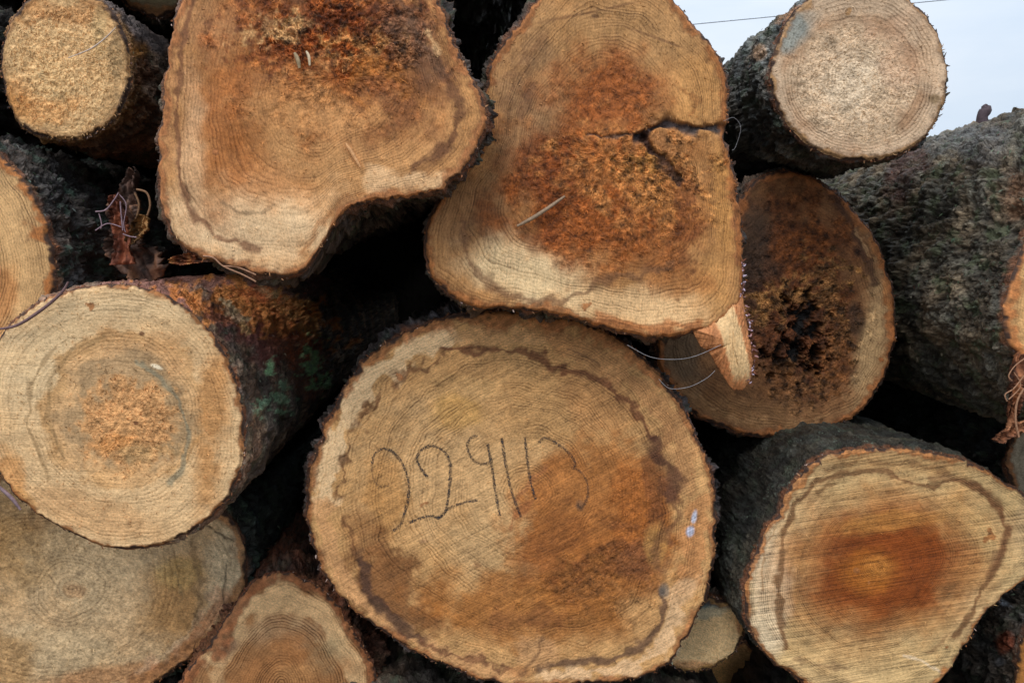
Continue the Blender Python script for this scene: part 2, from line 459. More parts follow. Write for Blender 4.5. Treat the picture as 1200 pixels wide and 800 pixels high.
    s = .5 * s + .5 * np.concatenate([[0, .0015], length * (np.linspace(0.02, 1, ns - 2)) ** 2.6]) if ns > 40 else np.concatenate([[0, .0015], length * (np.linspace(0.04, 1, ns - 2)) ** 1.7])
    ax = np.array(AXN) + np.array([sp.get('ax', (0, 0))[0], 0, sp.get('ax', (0, 0))[1]]); ax /= np.linalg.norm(ax)
    rimP = P.reshape(nr, na, 3)[-1]; cen = org
    rel = rimP - cen
    # smooth version of the cross-section for the far part (root swell dies out)
    relS = np.stack([lowpass(rel[:, k], 4) for k in range(3)], 1)
    smw = ss(.02, sp.get('swell', .8), s)[:, None, None]
    sc = (1 - sp.get('taper', .10) * ss(0, 1.0, s) - .05 * s / length)[:, None, None]
    body = (rel[None] * (1 - smw) + relS[None] * smw) * sc
    rl = np.linalg.norm(rel, axis=1)
    outward = rel / rl[:, None]
    seam = sp.get('seam')
    if seam is None: seam = math.atan2(cxy[1] - 300, cxy[0] - 560)
    phi = (th - seam) % (2 * math.pi)
    arc = phi * rl.mean()
    U, Vv = np.meshgrid(s, arc, indexing='ij')
    style = sp.get('bark', 'scaly')
    if style == 'scaly':
        cell = sp.get('cell', .016)
        F1, F2, cid, dx, dy = voronoi(U / (cell * 1.5) + .4 * fbm(U, Vv, .03, 2, seed), Vv / cell + .4 * fbm(U, Vv, .03, 2, seed + 1), seed)
        h = (cid - .5) * .0045 + (dx * .5 + dy * .3) * .006 - (1 - ss(0, .22, F2 - F1)) * .0045
        h = h + .0022 * fbm(U, Vv, .012, 4, seed + 3, .7) + .004 * fbm(U, Vv, .09, 3, seed + 4) + .0035 * fbm(U * .6 + Vv * .25, Vv, .030, 3, seed + 14)
    else:
        F1, F2, cid, dx, dy = voronoi(U / .03, Vv / .011 + .5 * fbm(U, Vv, .05, 2, seed), seed)
        h = .0022 * fbm(U * .5, Vv, .014, 4, seed + 3, .7) + .005 * fbm(U, Vv, .1, 3, seed + 4) - (1 - ss(0, .15, F2 - F1)) * .0018 + (cid - .5) * .0015
    h = h * ss(0, .018, s)[:, None] * sp.get('relief', 1.0) + .003 * ss(0.0, .006, s)[:, None]
    tear = np.zeros_like(U)
    Pb = cen + body + outward[None] * h[..., None] + ax * s[:, None, None]
    qx, qy = to_px(Pb)
    bc = np.broadcast_to(lin(sp.get('barkc', (66, 56, 48))), U.shape + (3,)).copy()
    bc2 = lin(sp.get('barkc2', (96, 82, 72)))
    m = ss(-.3, 1.0, fbm(U, Vv, .05, 4, seed + 6))[..., None] * .7
    bc = bc * (1 - m) + bc2 * m
    bc = bc * (.75 + .5 * cid)[..., None]
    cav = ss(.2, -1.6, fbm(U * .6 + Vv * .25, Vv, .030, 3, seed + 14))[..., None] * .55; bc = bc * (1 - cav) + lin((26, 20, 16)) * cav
    tone = fbm(U, Vv, .11, 3, seed + 31)[..., None]; bc = bc * (1 + .28 * np.clip(tone, -1.5, 1.5)) * (1 + .10 * np.clip(fbm(U, Vv, .07, 2, seed + 33), -1, 1)[..., None] * np.array([1., 0, -1.]))
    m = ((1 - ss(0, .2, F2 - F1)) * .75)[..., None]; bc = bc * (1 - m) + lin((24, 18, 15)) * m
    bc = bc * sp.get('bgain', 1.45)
    lichen = np.clip(sp.get('lichen', .4) * (1 + .8 * fbm(U, Vv, .08, 3, seed + 8)), 0, 1)
    m = (ss(.5, 1.4, fbm(U, Vv, .045, 4, seed + 12)) * sp.get('green', .5))[..., None]
    bc = bc * (1 - m) + lin(sp.get('greenc', (66, 82, 62))) * m
    # exposed inner bark just behind the saw cut
    m = ((1 - ss(.0, sp.get('lip', .012), s[:, None] + .003 * fbm(U, Vv, .02, 3, seed + 13))) * .8)[..., None]
    bc = bc * (1 - m) + lin(sp.get('lipc', (110, 66, 40))) * m
    for L in sp.get('barklayers', []):
        m = line_mask(qx, qy, L) if 'line' in L else blob_mask(qx, qy, L)
        m = (m * L.get('a', 1.0) * (s[:, None] < 1.2))
        if 'lichen' in L: lichen = np.maximum(lichen, m * L['lichen'])
        if L.get('streak'):
            m = m * ss(-.4, .5, fbm(U * .35, Vv, .010, 3, seed + 21) - L['streak'])
        if 'c' in L: bc = bc * (1 - m[..., None]) + lin(L['c']) * sp.get('blgain', 1.0) * m[..., None]
    uvb = np.stack([U + seed, Vv + seed * .7, np.full_like(U, seed * .51)], -1).reshape(-1, 3)
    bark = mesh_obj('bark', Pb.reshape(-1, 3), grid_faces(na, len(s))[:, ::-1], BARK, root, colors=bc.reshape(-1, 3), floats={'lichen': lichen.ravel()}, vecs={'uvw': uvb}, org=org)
    # far end
    endP = Pb[-1]; c = endP.mean(0)
    V = np.concatenate([endP, [c]]); F3 = np.array([[i, (i + 1) % na, na] for i in range(na)])
    mesh_obj('far_end', V, F3, FIBRE, root, colors=np.broadcast_to(lin((150, 115, 75)), (na + 1, 3)), org=org)
    # ---- loose flakes and lichen on the bark, near part
    nf = sp.get('flakes', 2500)
    r = np.random.default_rng(int(seed * 10) + 3)
    if nf:
        imax = np.searchsorted(s, sp.get('flakelen', .8))
        # density follows area: pick s uniformly in length
        ss_ = r.uniform(0.004, sp.get('flakelen', .8), nf) ** 1.0
        ii = np.clip(np.searchsorted(s, ss_), 1, imax); jj = r.integers(0, na, nf)
        Pq = Pb[ii, jj] + ax * (ss_ - s[ii])[:, None]
        N_ = outward[jj]
        tang = np.cross(N_, ax)
        a = r.uniform(-2.2, 2.2, nf)[:, None]
        D = -ax * np.cos(a) + tang * np.sin(a) + N_ * r.uniform(-.05, .4, (nf, 1))
        g = fbm(ss_, arc[jj], .06, 3, seed + 12)
        pal = np.array([lin(c) for c in sp.get('flakec', [(70, 58, 50), (98, 84, 74), (45, 36, 32), (112, 118, 100), (84, 60, 48)])])
        pc = pal[r.integers(0, len(pal), nf)]
        grn = np.array([lin((88, 104, 80)), lin((112, 124, 104)), lin((62, 80, 60))])[r.integers(0, 3, nf)]
        pal = pal * sp.get('bgain', 1.45); pc = pc * sp.get('bgain', 1.45)
        C = None; mixf = r.uniform(.3, 1, (nf, 1)); pc = pc * (1 - mixf) + bc[ii, jj] * mixf * r.uniform(.6, 1.7, (nf, 1))
        C = np.where((g > .6 + .5 * r.standard_normal(nf))[:, None] & (r.uniform(0, 1, nf) < sp.get('green', .5))[:, None], grn, pc) * r.uniform(.7, 1.25, (nf, 1))
        Pq = Pq - N_ * .0006
        ribbons('bark_flakes', Pq, D, N_, r.uniform(.003, .011, nf) * sp.get('fs', 1), r.uniform(.0015, .006, nf) * sp.get('fs', 1), C, root, org, .3, seed=int(seed * 7))
    # ---- ragged fringe round the rim
    nfr = int(.6 * sp.get('fringe', 420))
    if nfr:
        jj = r.integers(0, na, nfr); Pq = rimP[jj] + outward[jj] * r.uniform(-.004, .002, (nfr, 1)) - n * r.uniform(-.003, .001, (nfr, 1))
        tang = np.cross(outward[jj], ax)
        D = outward[jj] * r.uniform(-.3, .7, (nfr, 1)) + tang * r.normal(0, .9, (nfr, 1)) + ax * r.uniform(-.5, .6, (nfr, 1))
        pal = np.array([lin((120, 72, 42)), lin((150, 108, 76)), lin((78, 52, 40)), lin((52, 40, 36)), lin((176, 150, 138))])
        C = pal[r.choice(5, nfr, p=[.3, .2, .28, .17, .05])] * r.uniform(.7, 1.2, (nfr, 1))
        ribbons('bark_fringe', Pq, D, -np.broadcast_to(n, D.shape), r.uniform(.0015, .0055, nfr), r.uniform(.0006, .0022, nfr), C, root, org, .35, seed=int(seed * 5) + 1)
    # ---- standing torn fibres in the rough zones
    nfb = sp.get('fibres', 0)
    if nfb:
        prob = (fuzz - sp.get('fuzz', .12) * .7).clip(0) * RR.ravel(); prob /= prob.sum()
        jj = r.choice(len(prob), nfb, p=prob)
        ga = np.radians(sp.get('fibdir', -60)) + r.normal(0, .75, nfb)
        Xa = np.array([1., 0, 0]); Za = np.array([0, 0, 1.])
        D = Xa * np.cos(ga)[:, None] + Za * np.sin(ga)[:, None] - n * r.uniform(.1, .9, (nfb, 1))
        Nn = np.broadcast_to(-n, D.shape) + r.normal(0, .5, D.shape)
        mul = np.where(r.uniform(0, 1, nfb) < .12, 1.45, r.uniform(.6, 1.2, nfb))[:, None]
        C = col[jj] * mul * np.array([1.0, 1.0, .95])
        ribbons('torn_fibres', P[jj] + n * .0008, D, Nn, r.uniform(.002, .0065, nfb), r.uniform(.0005, .0013, nfb), C, root, org, .3, seed=int(seed * 3) + 2)
    return dict(root=root, org=org, n=n, p0=p0, P=P.reshape(nr, na, 3), Pb=Pb, s=s, outward=outward, Y=Y)

def B(x, y, rx, ry, c=None, a=1.0, **k):
    d = dict(at=(x, y, rx, ry), a=a); d.update(k)
    if c is not None: d['c'] = c
    return d
def Ln(pts, w, c=None, a=1.0, **k):
    d = dict(line=pts, w=w, a=a); d.update(k)
    if c is not None: d['c'] = c
    return d

LOGS = {}
# --- the small fuzzy log, top left
LOGS['A'] = dict(desat=-.05, bgain=1.8, seed=1.1, Y=1.25, pith=(80, 78), na=400, nr=110, jag=.8, outline=[(0, 77), (4, 48), (16, 18), (36, -3), (70, -12), (105, -6), (130, 12), (146, 40), (152, 77), (148, 112), (130, 142), (98, 161), (67, 163), (33, 153), (11, 127)],
    label='small log with a shaggy golden cut face, in the upper left corner',
    base=(190, 152, 106), fuzz=.35, rings=.35, nring=22, saw=.2, rim=5, rimc=(146, 106, 66), fibres=5500, clump=.22, fibdir=-70,
    layers=[B(74, 78, 66, 76, (222, 184, 134), .9, fuzz=.6, noring=.5, soft=.08, n=.05), B(75, 18, 48, 14, (160, 104, 52), .6, n=.5), B(60, 95, 30, 30, (214, 178, 128), .6, soft=.8),
            B(20, 115, 18, 26, (190, 128, 66), .5), B(45, 125, 50, 14, (196, 136, 74), .5, n=.4), B(118, 40, 12, 30, (160, 134, 92), .6), B(136, 70, 7, 50, (150, 122, 86), .6)],
    barkc=(84, 62, 44), barkc2=(104, 84, 70), green=.3, lip=.06, lipc=(138, 98, 54), relief=.6, taper=.04,
    barklayers=[B(168, 95, 12, 30, (84, 44, 20), .7, n=.3), B(160, 55, 10, 12, (168, 110, 40), .6), Ln([(110, -12), (140, 5), (160, 30), (185, 45)], 14, (98, 88, 86), .9)], flakes=1800)
# --- heart-shaped butt log
LOGS['B'] = dict(taper=.28, swell=.4, desat=.08, seed=2.3, Y=1.05, pith=(392, 92), na=620, nr=150, jag=1.6,
    outline=[(207, 10), (200, 40), (193, 80), (188, 130), (185, 190), (188, 235), (200, 272), (225, 296), (265, 310), (310, 322), (345, 324), (363, 308), (379, 284), (392, 262), (410, 245), (445, 236), (490, 229), (520, 219), (541, 200), (557, 178), (568, 150), (569, 128), (561, 104), (546, 78), (530, 45), (517, 15), (500, -25), (450, -62), (380, -78), (300, -70), (235, -40)],
    label='big heart-shaped butt log with a ragged orange heart, left of centre in the top row',
    base=(178, 126, 76), fuzz=.15, rings=.62, nring=50, ringwarp=.8, saw=.45, sawdir=78, rim=9, rimc=(146, 92, 54), outer=1.5, fibres=4500, clump=.42, fibdir=-30,
    layers=[B(290, 265, 95, 45, (226, 188, 140), .95, soft=.7), B(360, 185, 120, 40, (186, 136, 84), .6, soft=.8), B(265, 130, 40, 110, (150, 90, 44), .85, soft=.7), B(300, 200, 60, 28, (164, 98, 46), .5, rot=30, soft=.8),
            B(225, 190, 14, 90, (206, 160, 114), .7, soft=.6), B(250, 20, 40, 50, (168, 120, 78), .5),
            B(395, 60, 118, 92, (150, 88, 40), .85, soft=.55, fuzz=.55, n=.15, noring=.6), B(390, 38, 98, 48, (132, 66, 22), .88, n=.25, soft=.55, fuzz=1.0, noring=1, seed=.4), B(470, 110, 46, 56, (104, 58, 30), .65, n=.35, soft=.6),
            B(330, 35, 34, 14, (204, 154, 96), .8, n=.5, rot=-18, ns=18), B(425, 48, 40, 12, (180, 126, 70), .7, n=.6, rot=-10, ns=16), B(378, 72, 26, 9, (172, 120, 72), .6, n=.6, ns=14),
            B(380, 22, 70, 16, (84, 36, 14), .6, n=.7, ns=20), B(440, 30, 60, 20, (92, 40, 14), .5, n=.6, ns=20), B(330, 62, 40, 12, (100, 44, 14), .6, n=.7, ns=14), B(455, 90, 30, 26, (176, 110, 48), .5, n=.4), B(370, 130, 75, 28, (176, 126, 76), .5, n=.25),
            Ln([(455, -30), (482, 30), (505, 62), (528, 95), (540, 130), (533, 160), (508, 188), (474, 206)], 6, (96, 60, 38), .8), B(485, 45, 26, 50, (112, 84, 64), .6, rot=-32, soft=.6),
            B(495, 100, 14, 22, (98, 62, 40), .5), Ln([(520, 40), (545, 90), (556, 130), (548, 165), (520, 195), (470, 215)], 7, (176, 124, 72), .5),
            Ln([(500, 38), (508, 50), (513, 62)], 3.2, (206, 160, 108), .7, n=.5), Ln([(232, -20), (213, 55), (208, 120), (209, 195), (222, 244), (252, 276), (300, 292)], 3.5, (108, 68, 44), .8, n=1.5),
            Ln([(262, 238), (280, 249), (305, 250), (322, 242)], 2.0, (120, 96, 70), .6, n=1), Ln([(203, 60), (199, 130), (197, 200)], 4, (168, 116, 72), .6), Ln([(356, 296), (376, 258), (400, 238), (440, 226), (500, 214)], 4, (152, 98, 54), .6),
            B(480, 212, 60, 12, (220, 176, 126), .7, n=.3), Ln([(274, 290), (274, 312)], .8, (60, 40, 28), .9, n=.2)],
    barkc=(62, 50, 44), green=.4, flakes=2200)
# --- the split log, top centre
LOGS['C'] = dict(desat=.04, seed=3.7, Y=1.12, pith=(712, 185), na=620, nr=150, jag=1.5,
    outline=[(628, 5), (602, 35), (583, 62), (570, 100), (567, 150), (556, 188), (535, 207), (514, 237), (502, 262), (498, 285), (503, 315), (521, 340), (552, 358), (600, 362), (640, 366), (690, 378), (740, 392), (782, 396), (815, 388), (838, 384), (858, 368), (870, 345), (870, 300), (868, 250), (861, 205), (853, 172), (851, 156), (854, 135), (853, 110), (851, 85), (840, 62), (820, 38), (797, 8), (770, -22), (715, -46), (660, -32)],
    label='large log split by a dark crack, a pale splinter hanging from its corner',
    base=(168, 120, 72), fuzz=.15, rings=.8, nring=56, ringwarp=1.0, saw=.5, sawdir=96, rim=8, rimc=(140, 86, 46), outer=1.4, fibres=5500, clump=.4, fibdir=-45,
    layers=[B(740, 35, 110, 50, (170, 128, 82), .7, soft=.6), B(820, 105, 30, 45, (184, 132, 76), .8, soft=.5), B(605, 130, 32, 90, (138, 104, 72), .7, rot=8, soft=.6), B(640, 150, 22, 60, (160, 122, 84), .6, rot=10, soft=.7),
            B(545, 250, 38, 60, (124, 88, 56), .8, rot=25, soft=.6), B(572, 262, 20, 36, (90, 50, 24), .7, rot=-10, n=.3), B(620, 320, 70, 32, (220, 188, 140), .95, rot=18, soft=.6), B(760, 362, 80, 20, (220, 178, 126), .9, rot=4, soft=.6), B(530, 320, 24, 28, (150, 108, 66), .5),
            B(712, 108, 66, 50, (134, 70, 26), .9, soft=.5, n=.14, fuzz=.45, noring=.5), B(705, 232, 118, 84, (136, 70, 24), .92, rot=12, soft=.4, n=.12, fuzz=.6, noring=.6), B(640, 210, 40, 55, (108, 54, 20), .75, n=.3, soft=.6),
            B(755, 205, 74, 42, (168, 112, 60), .8, rot=10, n=.4, ns=24, soft=.7, fuzz=1.0), B(695, 190, 36, 26, (146, 88, 42), .6, n=.5, ns=20, fuzz=.9), B(790, 240, 34, 30, (164, 108, 56), .6, n=.5, ns=20), B(760, 190, 20, 12, (120, 84, 36), .6, n=.6, ns=10),
            B(770, 280, 50, 28, (136, 80, 38), .6, n=.3), B(805, 250, 14, 50, (104, 54, 24), .6, n=.4, ns=20), B(848, 230, 14, 70, (168, 118, 62), .7, soft=.6), B(840, 330, 22, 40, (176, 126, 72), .7), B(800, 330, 30, 20, (160, 100, 52), .5, n=.3),
            Ln([(543, 262), (547, 292), (557, 322), (586, 343), (632, 353), (682, 348), (716, 322), (750, 322), (790, 310)], 4.5, (104, 70, 46), .7), Ln([(636, 40), (628, 60), (600, 90), (590, 140)], 5, (120, 82, 52), .5, n=4), Ln([(625, 100), (616, 120), (612, 140)], 3, (92, 60, 42), .5),
            Ln([(800, 105), (818, 120), (808, 135)], 3, (134, 84, 42), .6), Ln([(690, 158), (706, 161), (722, 161), (750, 157)], 2.6, (70, 58, 52), .8, n=1.2, dep=.003), Ln([(746, 160), (758, 155), (768, 149), (782, 146), (800, 149), (826, 150), (858, 150)], 5.6, (34, 34, 40), .95, n=.8, dep=.007, noring=1), B(785, 170, 26, 10, (150, 104, 66), .7, rot=25), Ln([(754, 160), (760, 168), (764, 178)], 3.5, (44, 34, 34), .8, n=.6, dep=.006), Ln([(800, 152), (830, 152), (850, 150)], 3.2, (92, 86, 84), .4, n=1.5),
            Ln([(757, 158), (764, 176), (784, 194), (800, 214)], 4, (66, 44, 36), .85, n=2, dep=.005), B(805, 172, 30, 14, (168, 112, 62), .7, rot=20), Ln([(700, 372), (760, 386), (820, 382)], 6, (160, 92, 46), .7), Ln([(862, 200), (866, 260), (867, 320)], 5, (126, 74, 44), .7),
            Ln([(845, 60), (852, 100), (848, 135)], 5, (140, 84, 42), .7), B(690, 15, 60, 1.5, (110, 74, 46), .7, rot=-12, n=.3), B(770, 45, 40, 1.6, (104, 70, 44), .6, rot=20), B(697, 19, 5, 3, (70, 44, 28), .7), B(800, 305, 6, 5, (100, 60, 30), .6), B(795, 352, 3, 3, (110, 70, 36), .7), B(812, 318, 3, 3, (92, 52, 26), .7)],
    barkc=(60, 52, 48), green=.5, flakes=1800, taper=.22, swell=.35)
# --- round pale log against the sky
LOGS['D'] = dict(desat=.35, relief=.6, bgain=2.0, seed=4.9, Y=1.2, pith=(1002, 96), na=480, nr=120, jag=.9,
    outline=[(903, 95), (907, 62), (920, 30), (943, 2), (972, -13), (1010, -18), (1048, -9), (1078, 9), (1099, 36), (1110, 72), (1111, 103), (1101, 138), (1076, 168), (1042, 184), (1000, 188), (965, 180), (935, 160), (914, 130)],
    label='round log with a pale pinkish cut face, highest on the right against the sky',
    base=(190, 154, 116), fuzz=.2, rings=.8, nring=26, saw=.35, sawdir=15, rim=4.5, rimc=(150, 112, 72), outer=1.8, fibres=3000, clump=.14, fibdir=20,
    layers=[B(1002, 96, 84, 84, (160, 120, 86), .75, soft=.1, n=.04), B(1000, 98, 72, 74, (196, 160, 118), .85, soft=.16, n=.08, fuzz=.5, noring=.1), B(1000, 100, 36, 36, (204, 172, 130), .7, soft=.7), B(1050, 60, 30, 34, (178, 136, 102), .5, n=.3),
            B(932, 35, 16, 26, (108, 124, 124), .75, rot=30), B(1095, 116, 6, 5, (110, 88, 58), .8), B(1106, 98, 4, 4, (104, 74, 50), .7), B(1090, 60, 12, 44, (196, 150, 104), .6), B(975, 165, 40, 12, (200, 160, 118), .6, rot=10)],
    barkc=(64, 62, 58), barkc2=(92, 92, 88), green=.45, lichen=.5, flakes=3200, lip=.01, barklayers=[B(888, 62, 7, 9, (188, 142, 102), .9, n=.3), Ln([(935, 8), (912, 26)], 3, (170, 120, 80), .7)])
# --- hollow log
LOGS['E'] = dict(seed=5.3, Y=1.34, pith=(925, 372), na=560, nr=140, jag=1.4,
    outline=[(874, 226), (890, 208), (910, 201), (936, 203), (965, 215), (992, 236), (1016, 265), (1036, 302), (1048, 345), (1050, 388), (1041, 430), (1021, 468), (992, 494), (955, 508), (910, 513), (870, 508), (830, 492), (798, 472), (776, 440), (770, 405), (782, 350), (820, 290), (850, 255)],
    label='rotten hollow log with a dark brown crumbling heart, behind the splinter right of centre',
    base=(124, 86, 54), fuzz=.2, rings=.7, nring=40, ringwarp=1.2, saw=.4, sawdir=35, rim=8, rimc=(138, 84, 46), outer=1.5, fibres=8000, clump=.45, fibdir=60,
    layers=[B(925, 235, 44, 28, (124, 88, 54), .7, soft=.6), B(930, 345, 72, 130, (84, 44, 20), .92, soft=.4, n=.14, fuzz=.6, noring=.8), B(945, 290, 44, 50, (104, 58, 26), .8, n=.3, fuzz=.8), B(884, 300, 22, 62, (58, 44, 34), .85, rot=-4, soft=.5),
            B(916, 352, 62, 16, (138, 98, 56), .85, rot=-22, n=.55, ns=16, fuzz=1.1), B(975, 355, 16, 46, (124, 86, 50), .8, rot=-18, n=.5, ns=14, fuzz=1.3), B(940, 380, 60, 60, (66, 36, 18), .5, n=.4, fuzz=1.0, ns=18),
            B(942, 378, 17, 24, (8, 5, 4), 1, n=.5, ns=14, dep=.014, soft=.5), B(926, 424, 24, 16, (8, 5, 4), 1, n=.5, ns=14, dep=.016, soft=.5), B(955, 415, 10, 12, (14, 9, 6), .9, n=.5, ns=10, dep=.03),  # holes are shallow dips, their inner darkness put into the colour
            B(940, 452, 34, 20, (92, 62, 36), .7, n=.5, ns=12, fuzz=1.2), B(976, 430, 16, 30, (110, 68, 34), .6, n=.5, ns=12, fuzz=1.1), B(1020, 405, 14, 80, (170, 138, 98), .9, rot=8, soft=.5), B(1003, 375, 9, 22, (66, 46, 32), .8), B(1020, 452, 10, 50, (152, 118, 80), .7, rot=35),
            Ln([(975, 228), (1000, 265), (1014, 300), (1022, 330)], 5, (66, 42, 30), .8), Ln([(980, 222), (1015, 262), (1036, 312), (1044, 360)], 4, (160, 104, 58), .7), Ln([(1000, 260), (1020, 300)], 2, (178, 140, 100), .5),
            B(870, 480, 90, 20, (118, 84, 52), .8, rot=8, soft=.6), B(880, 450, 60, 22, (96, 62, 34), .6), Ln([(800, 455), (850, 485), (910, 500), (970, 490), (1010, 460)], 3, (150, 112, 74), .5, n=3), B(800, 420, 24, 40, (86, 74, 58), .7)],
    barkc=(56, 46, 40), green=.3, flakes=1200, relief=.7)
# --- huge bark flank, right
LOGS['F'] = dict(bgain=1.7, cell=.0125, fs=.75, seed=6.1, Y=1.1, pith=(1390, 320), na=760, nr=60, jag=1.4, ns=230,
    outline=[(1201, 287), (1187, 325), (1178, 370), (1184, 402), (1202, 424), (1216, 462), (1262, 512), (1340, 540), (1430, 536), (1530, 490), (1590, 410), (1610, 320), (1590, 220), (1530, 140), (1440, 96), (1350, 92), (1280, 118), (1236, 165), (1214, 230)],
    label='thickest log, its rough green and grey bark flank filling the right edge under the sky',
    base=(196, 154, 104), rings=.9, nring=60, rim=12, rimc=(160, 98, 54), layers=[], fringe=600,
    barkc=(76, 68, 56), barkc2=(102, 94, 80), green=.8, greenc=(84, 90, 66), lichen=1.0, flakes=9000, flakelen=1.2, relief=.6, taper=.04,
    flakec=[(80, 70, 58), (98, 90, 78), (52, 42, 36), (104, 108, 86), (92, 76, 62), (94, 56, 44)],
    barklayers=[B(1060, 195, 22, 40, (92, 60, 54), .6, n=.4), B(1150, 165, 60, 22, (112, 112, 112), .5, n=.3), B(1190, 230, 20, 22, (120, 78, 50), .5, n=.4)])
# --- left log with mossy dark bark
LOGS['G'] = dict(bgain=1.9, seed=7.7, Y=1.15, pith=(-100, 318), na=620, nr=70, jag=1.3, ns=180,
    outline=circle(-108, 315, 170, 20, wob=.008, seed=4),
    label='thick log with black mossy bark, cut by the left edge under the small shaggy log',
    base=(190, 152, 106), rings=.9, nring=48, rim=12, rimc=(144, 84, 38), sawdir=80, saw=.6, layers=[B(0, 350, 20, 40, (160, 96, 44), .6)],
    barkc=(42, 38, 36), barkc2=(66, 60, 56), green=.55, greenc=(58, 84, 70), fs=.75, lichen=.8, flakes=8000, flakelen=.7, relief=.8, taper=.02, flakec=[(44, 38, 36), (66, 60, 58), (30, 26, 26), (92, 108, 98), (74, 58, 50), (120, 128, 122)])
# --- pale log, left
LOGS['H'] = dict(desat=.06, blgain=3.1, bgain=4.2, seed=8.2, Y=1.1, pith=(143, 492), na=620, nr=150, jag=.9, ns=170,  # bark colours raised to make up for the shade on this flank
    outline=[(-2, 398), (18, 374), (50, 352), (90, 338), (130, 333), (170, 338), (207, 353), (237, 379), (261, 412), (278, 452), (285, 500), (282, 545), (268, 580), (242, 610), (205, 632), (160, 643), (120, 640), (76, 623), (36, 598), (8, 570), (-12, 530), (-20, 480), (-14, 432)],
    label='pale round log with wet torn reddish bark on its flank, mid left',
    base=(204, 166, 118), fuzz=.2, rings=.55, nring=34, saw=.6, sawdir=3, rim=4, rimc=(134, 82, 42), outer=1.5, fibres=2500, clump=.3, fibdir=60,
    layers=[B(60, 420, 70, 60, (214, 182, 136), .8, soft=.7), B(150, 360, 90, 16, (216, 184, 138), .6, soft=.6), B(200, 344, 30, 8, (168, 118, 66), .5), B(100, 600, 90, 22, (192, 144, 94), .6, rot=14), B(15, 560, 14, 36, (182, 122, 62), .7, rot=-20), B(30, 585, 20, 8, (196, 140, 76), .5, rot=40),
            B(145, 480, 96, 92, (184, 140, 90), .9, soft=.06, n=.05), B(147, 484, 86, 82, (200, 156, 106), .9, soft=.07, n=.05), B(170, 420, 60, 30, (178, 134, 88), .6, n=.3), B(248, 500, 18, 90, (178, 124, 70), .85, rot=4, soft=.5), B(149, 486, 76, 72, (150, 122, 88), .85, soft=.1, n=.08), B(150, 496, 55, 53, (190, 138, 86), .92, soft=.2, n=.15, fuzz=.5, noring=.8, ns=20), B(150, 530, 40, 12, (150, 122, 82), .6, n=.4), B(160, 560, 60, 10, (206, 156, 100), .5, n=.4),
            Ln([(160, 424), (188, 440), (210, 468), (221, 505), (217, 540), (200, 565)], 2.4, (116, 112, 92), .7, n=1), Ln([(57, 560), (32, 500), (36, 450), (60, 410), (80, 396)], 2.2, (128, 100, 66), .6, n=.8), Ln([(75, 540), (54, 490), (60, 440), (85, 410), (120, 395)], 2, (134, 106, 70), .5, n=.8),
            B(160, 496, 4, 3, (84, 48, 28), .9, n=.2), B(183, 429, 7, 2.5, (232, 214, 180), .9, rot=20), B(166, 391, 2.5, 2, (96, 60, 36), .9), B(142, 672, 3, 2, (80, 52, 30), .7), B(140, 520, 22, 10, (190, 124, 62), .5, n=.4)],
    barkc=(62, 50, 42), barkc2=(84, 72, 60), green=.3, greenc=(62, 84, 58), lichen=.12, flakes=2200, lip=.006, lipc=(120, 66, 34), relief=.38, fs=.7,  taper=.04,
    barklayers=[B(250, 330, 130, 26, (88, 58, 50), .85, n=.3, rot=4), B(300, 395, 46, 24, (84, 46, 40), .8, rot=35, n=.3), B(345, 405, 40, 24, (92, 54, 38), .7, n=.4, rot=60),
                B(300, 356, 76, 24, (170, 108, 56), .95, rot=16, n=.42, ns=26, soft=.25), B(352, 372, 26, 12, (184, 128, 74), .9, rot=30, n=.5, ns=16), B(238, 362, 40, 7, (164, 98, 48), .85, rot=26, n=.4, ns=18), B(275, 366, 15, 6, (228, 198, 152), .9, rot=40, n=.4, ns=10), B(285, 382, 10, 4, (206, 160, 104), .8, rot=60, n=.4, ns=10), B(318, 344, 18, 4, (222, 184, 130), .7, rot=30, n=.4, ns=10),
                B(300, 345, 26, 8, (108, 50, 28), .7, rot=14, n=.5, ns=14), B(340, 390, 40, 14, (112, 58, 34), .6, rot=50, n=.6, ns=14), B(262, 376, 18, 12, (62, 36, 34), .8, rot=30, n=.4, ns=14),
                B(318, 430, 6, 8, (110, 142, 104), .8, n=.5, ns=9), B(365, 425, 9, 18, (104, 138, 96), .7, n=.6, ns=9), B(378, 448, 7, 9, (98, 128, 92), .7, n=.6, ns=8), B(330, 465, 8, 14, (92, 120, 92), .6, n=.6, ns=9), B(305, 475, 6, 8, (86, 112, 88), .6, n=.6, ns=9)])
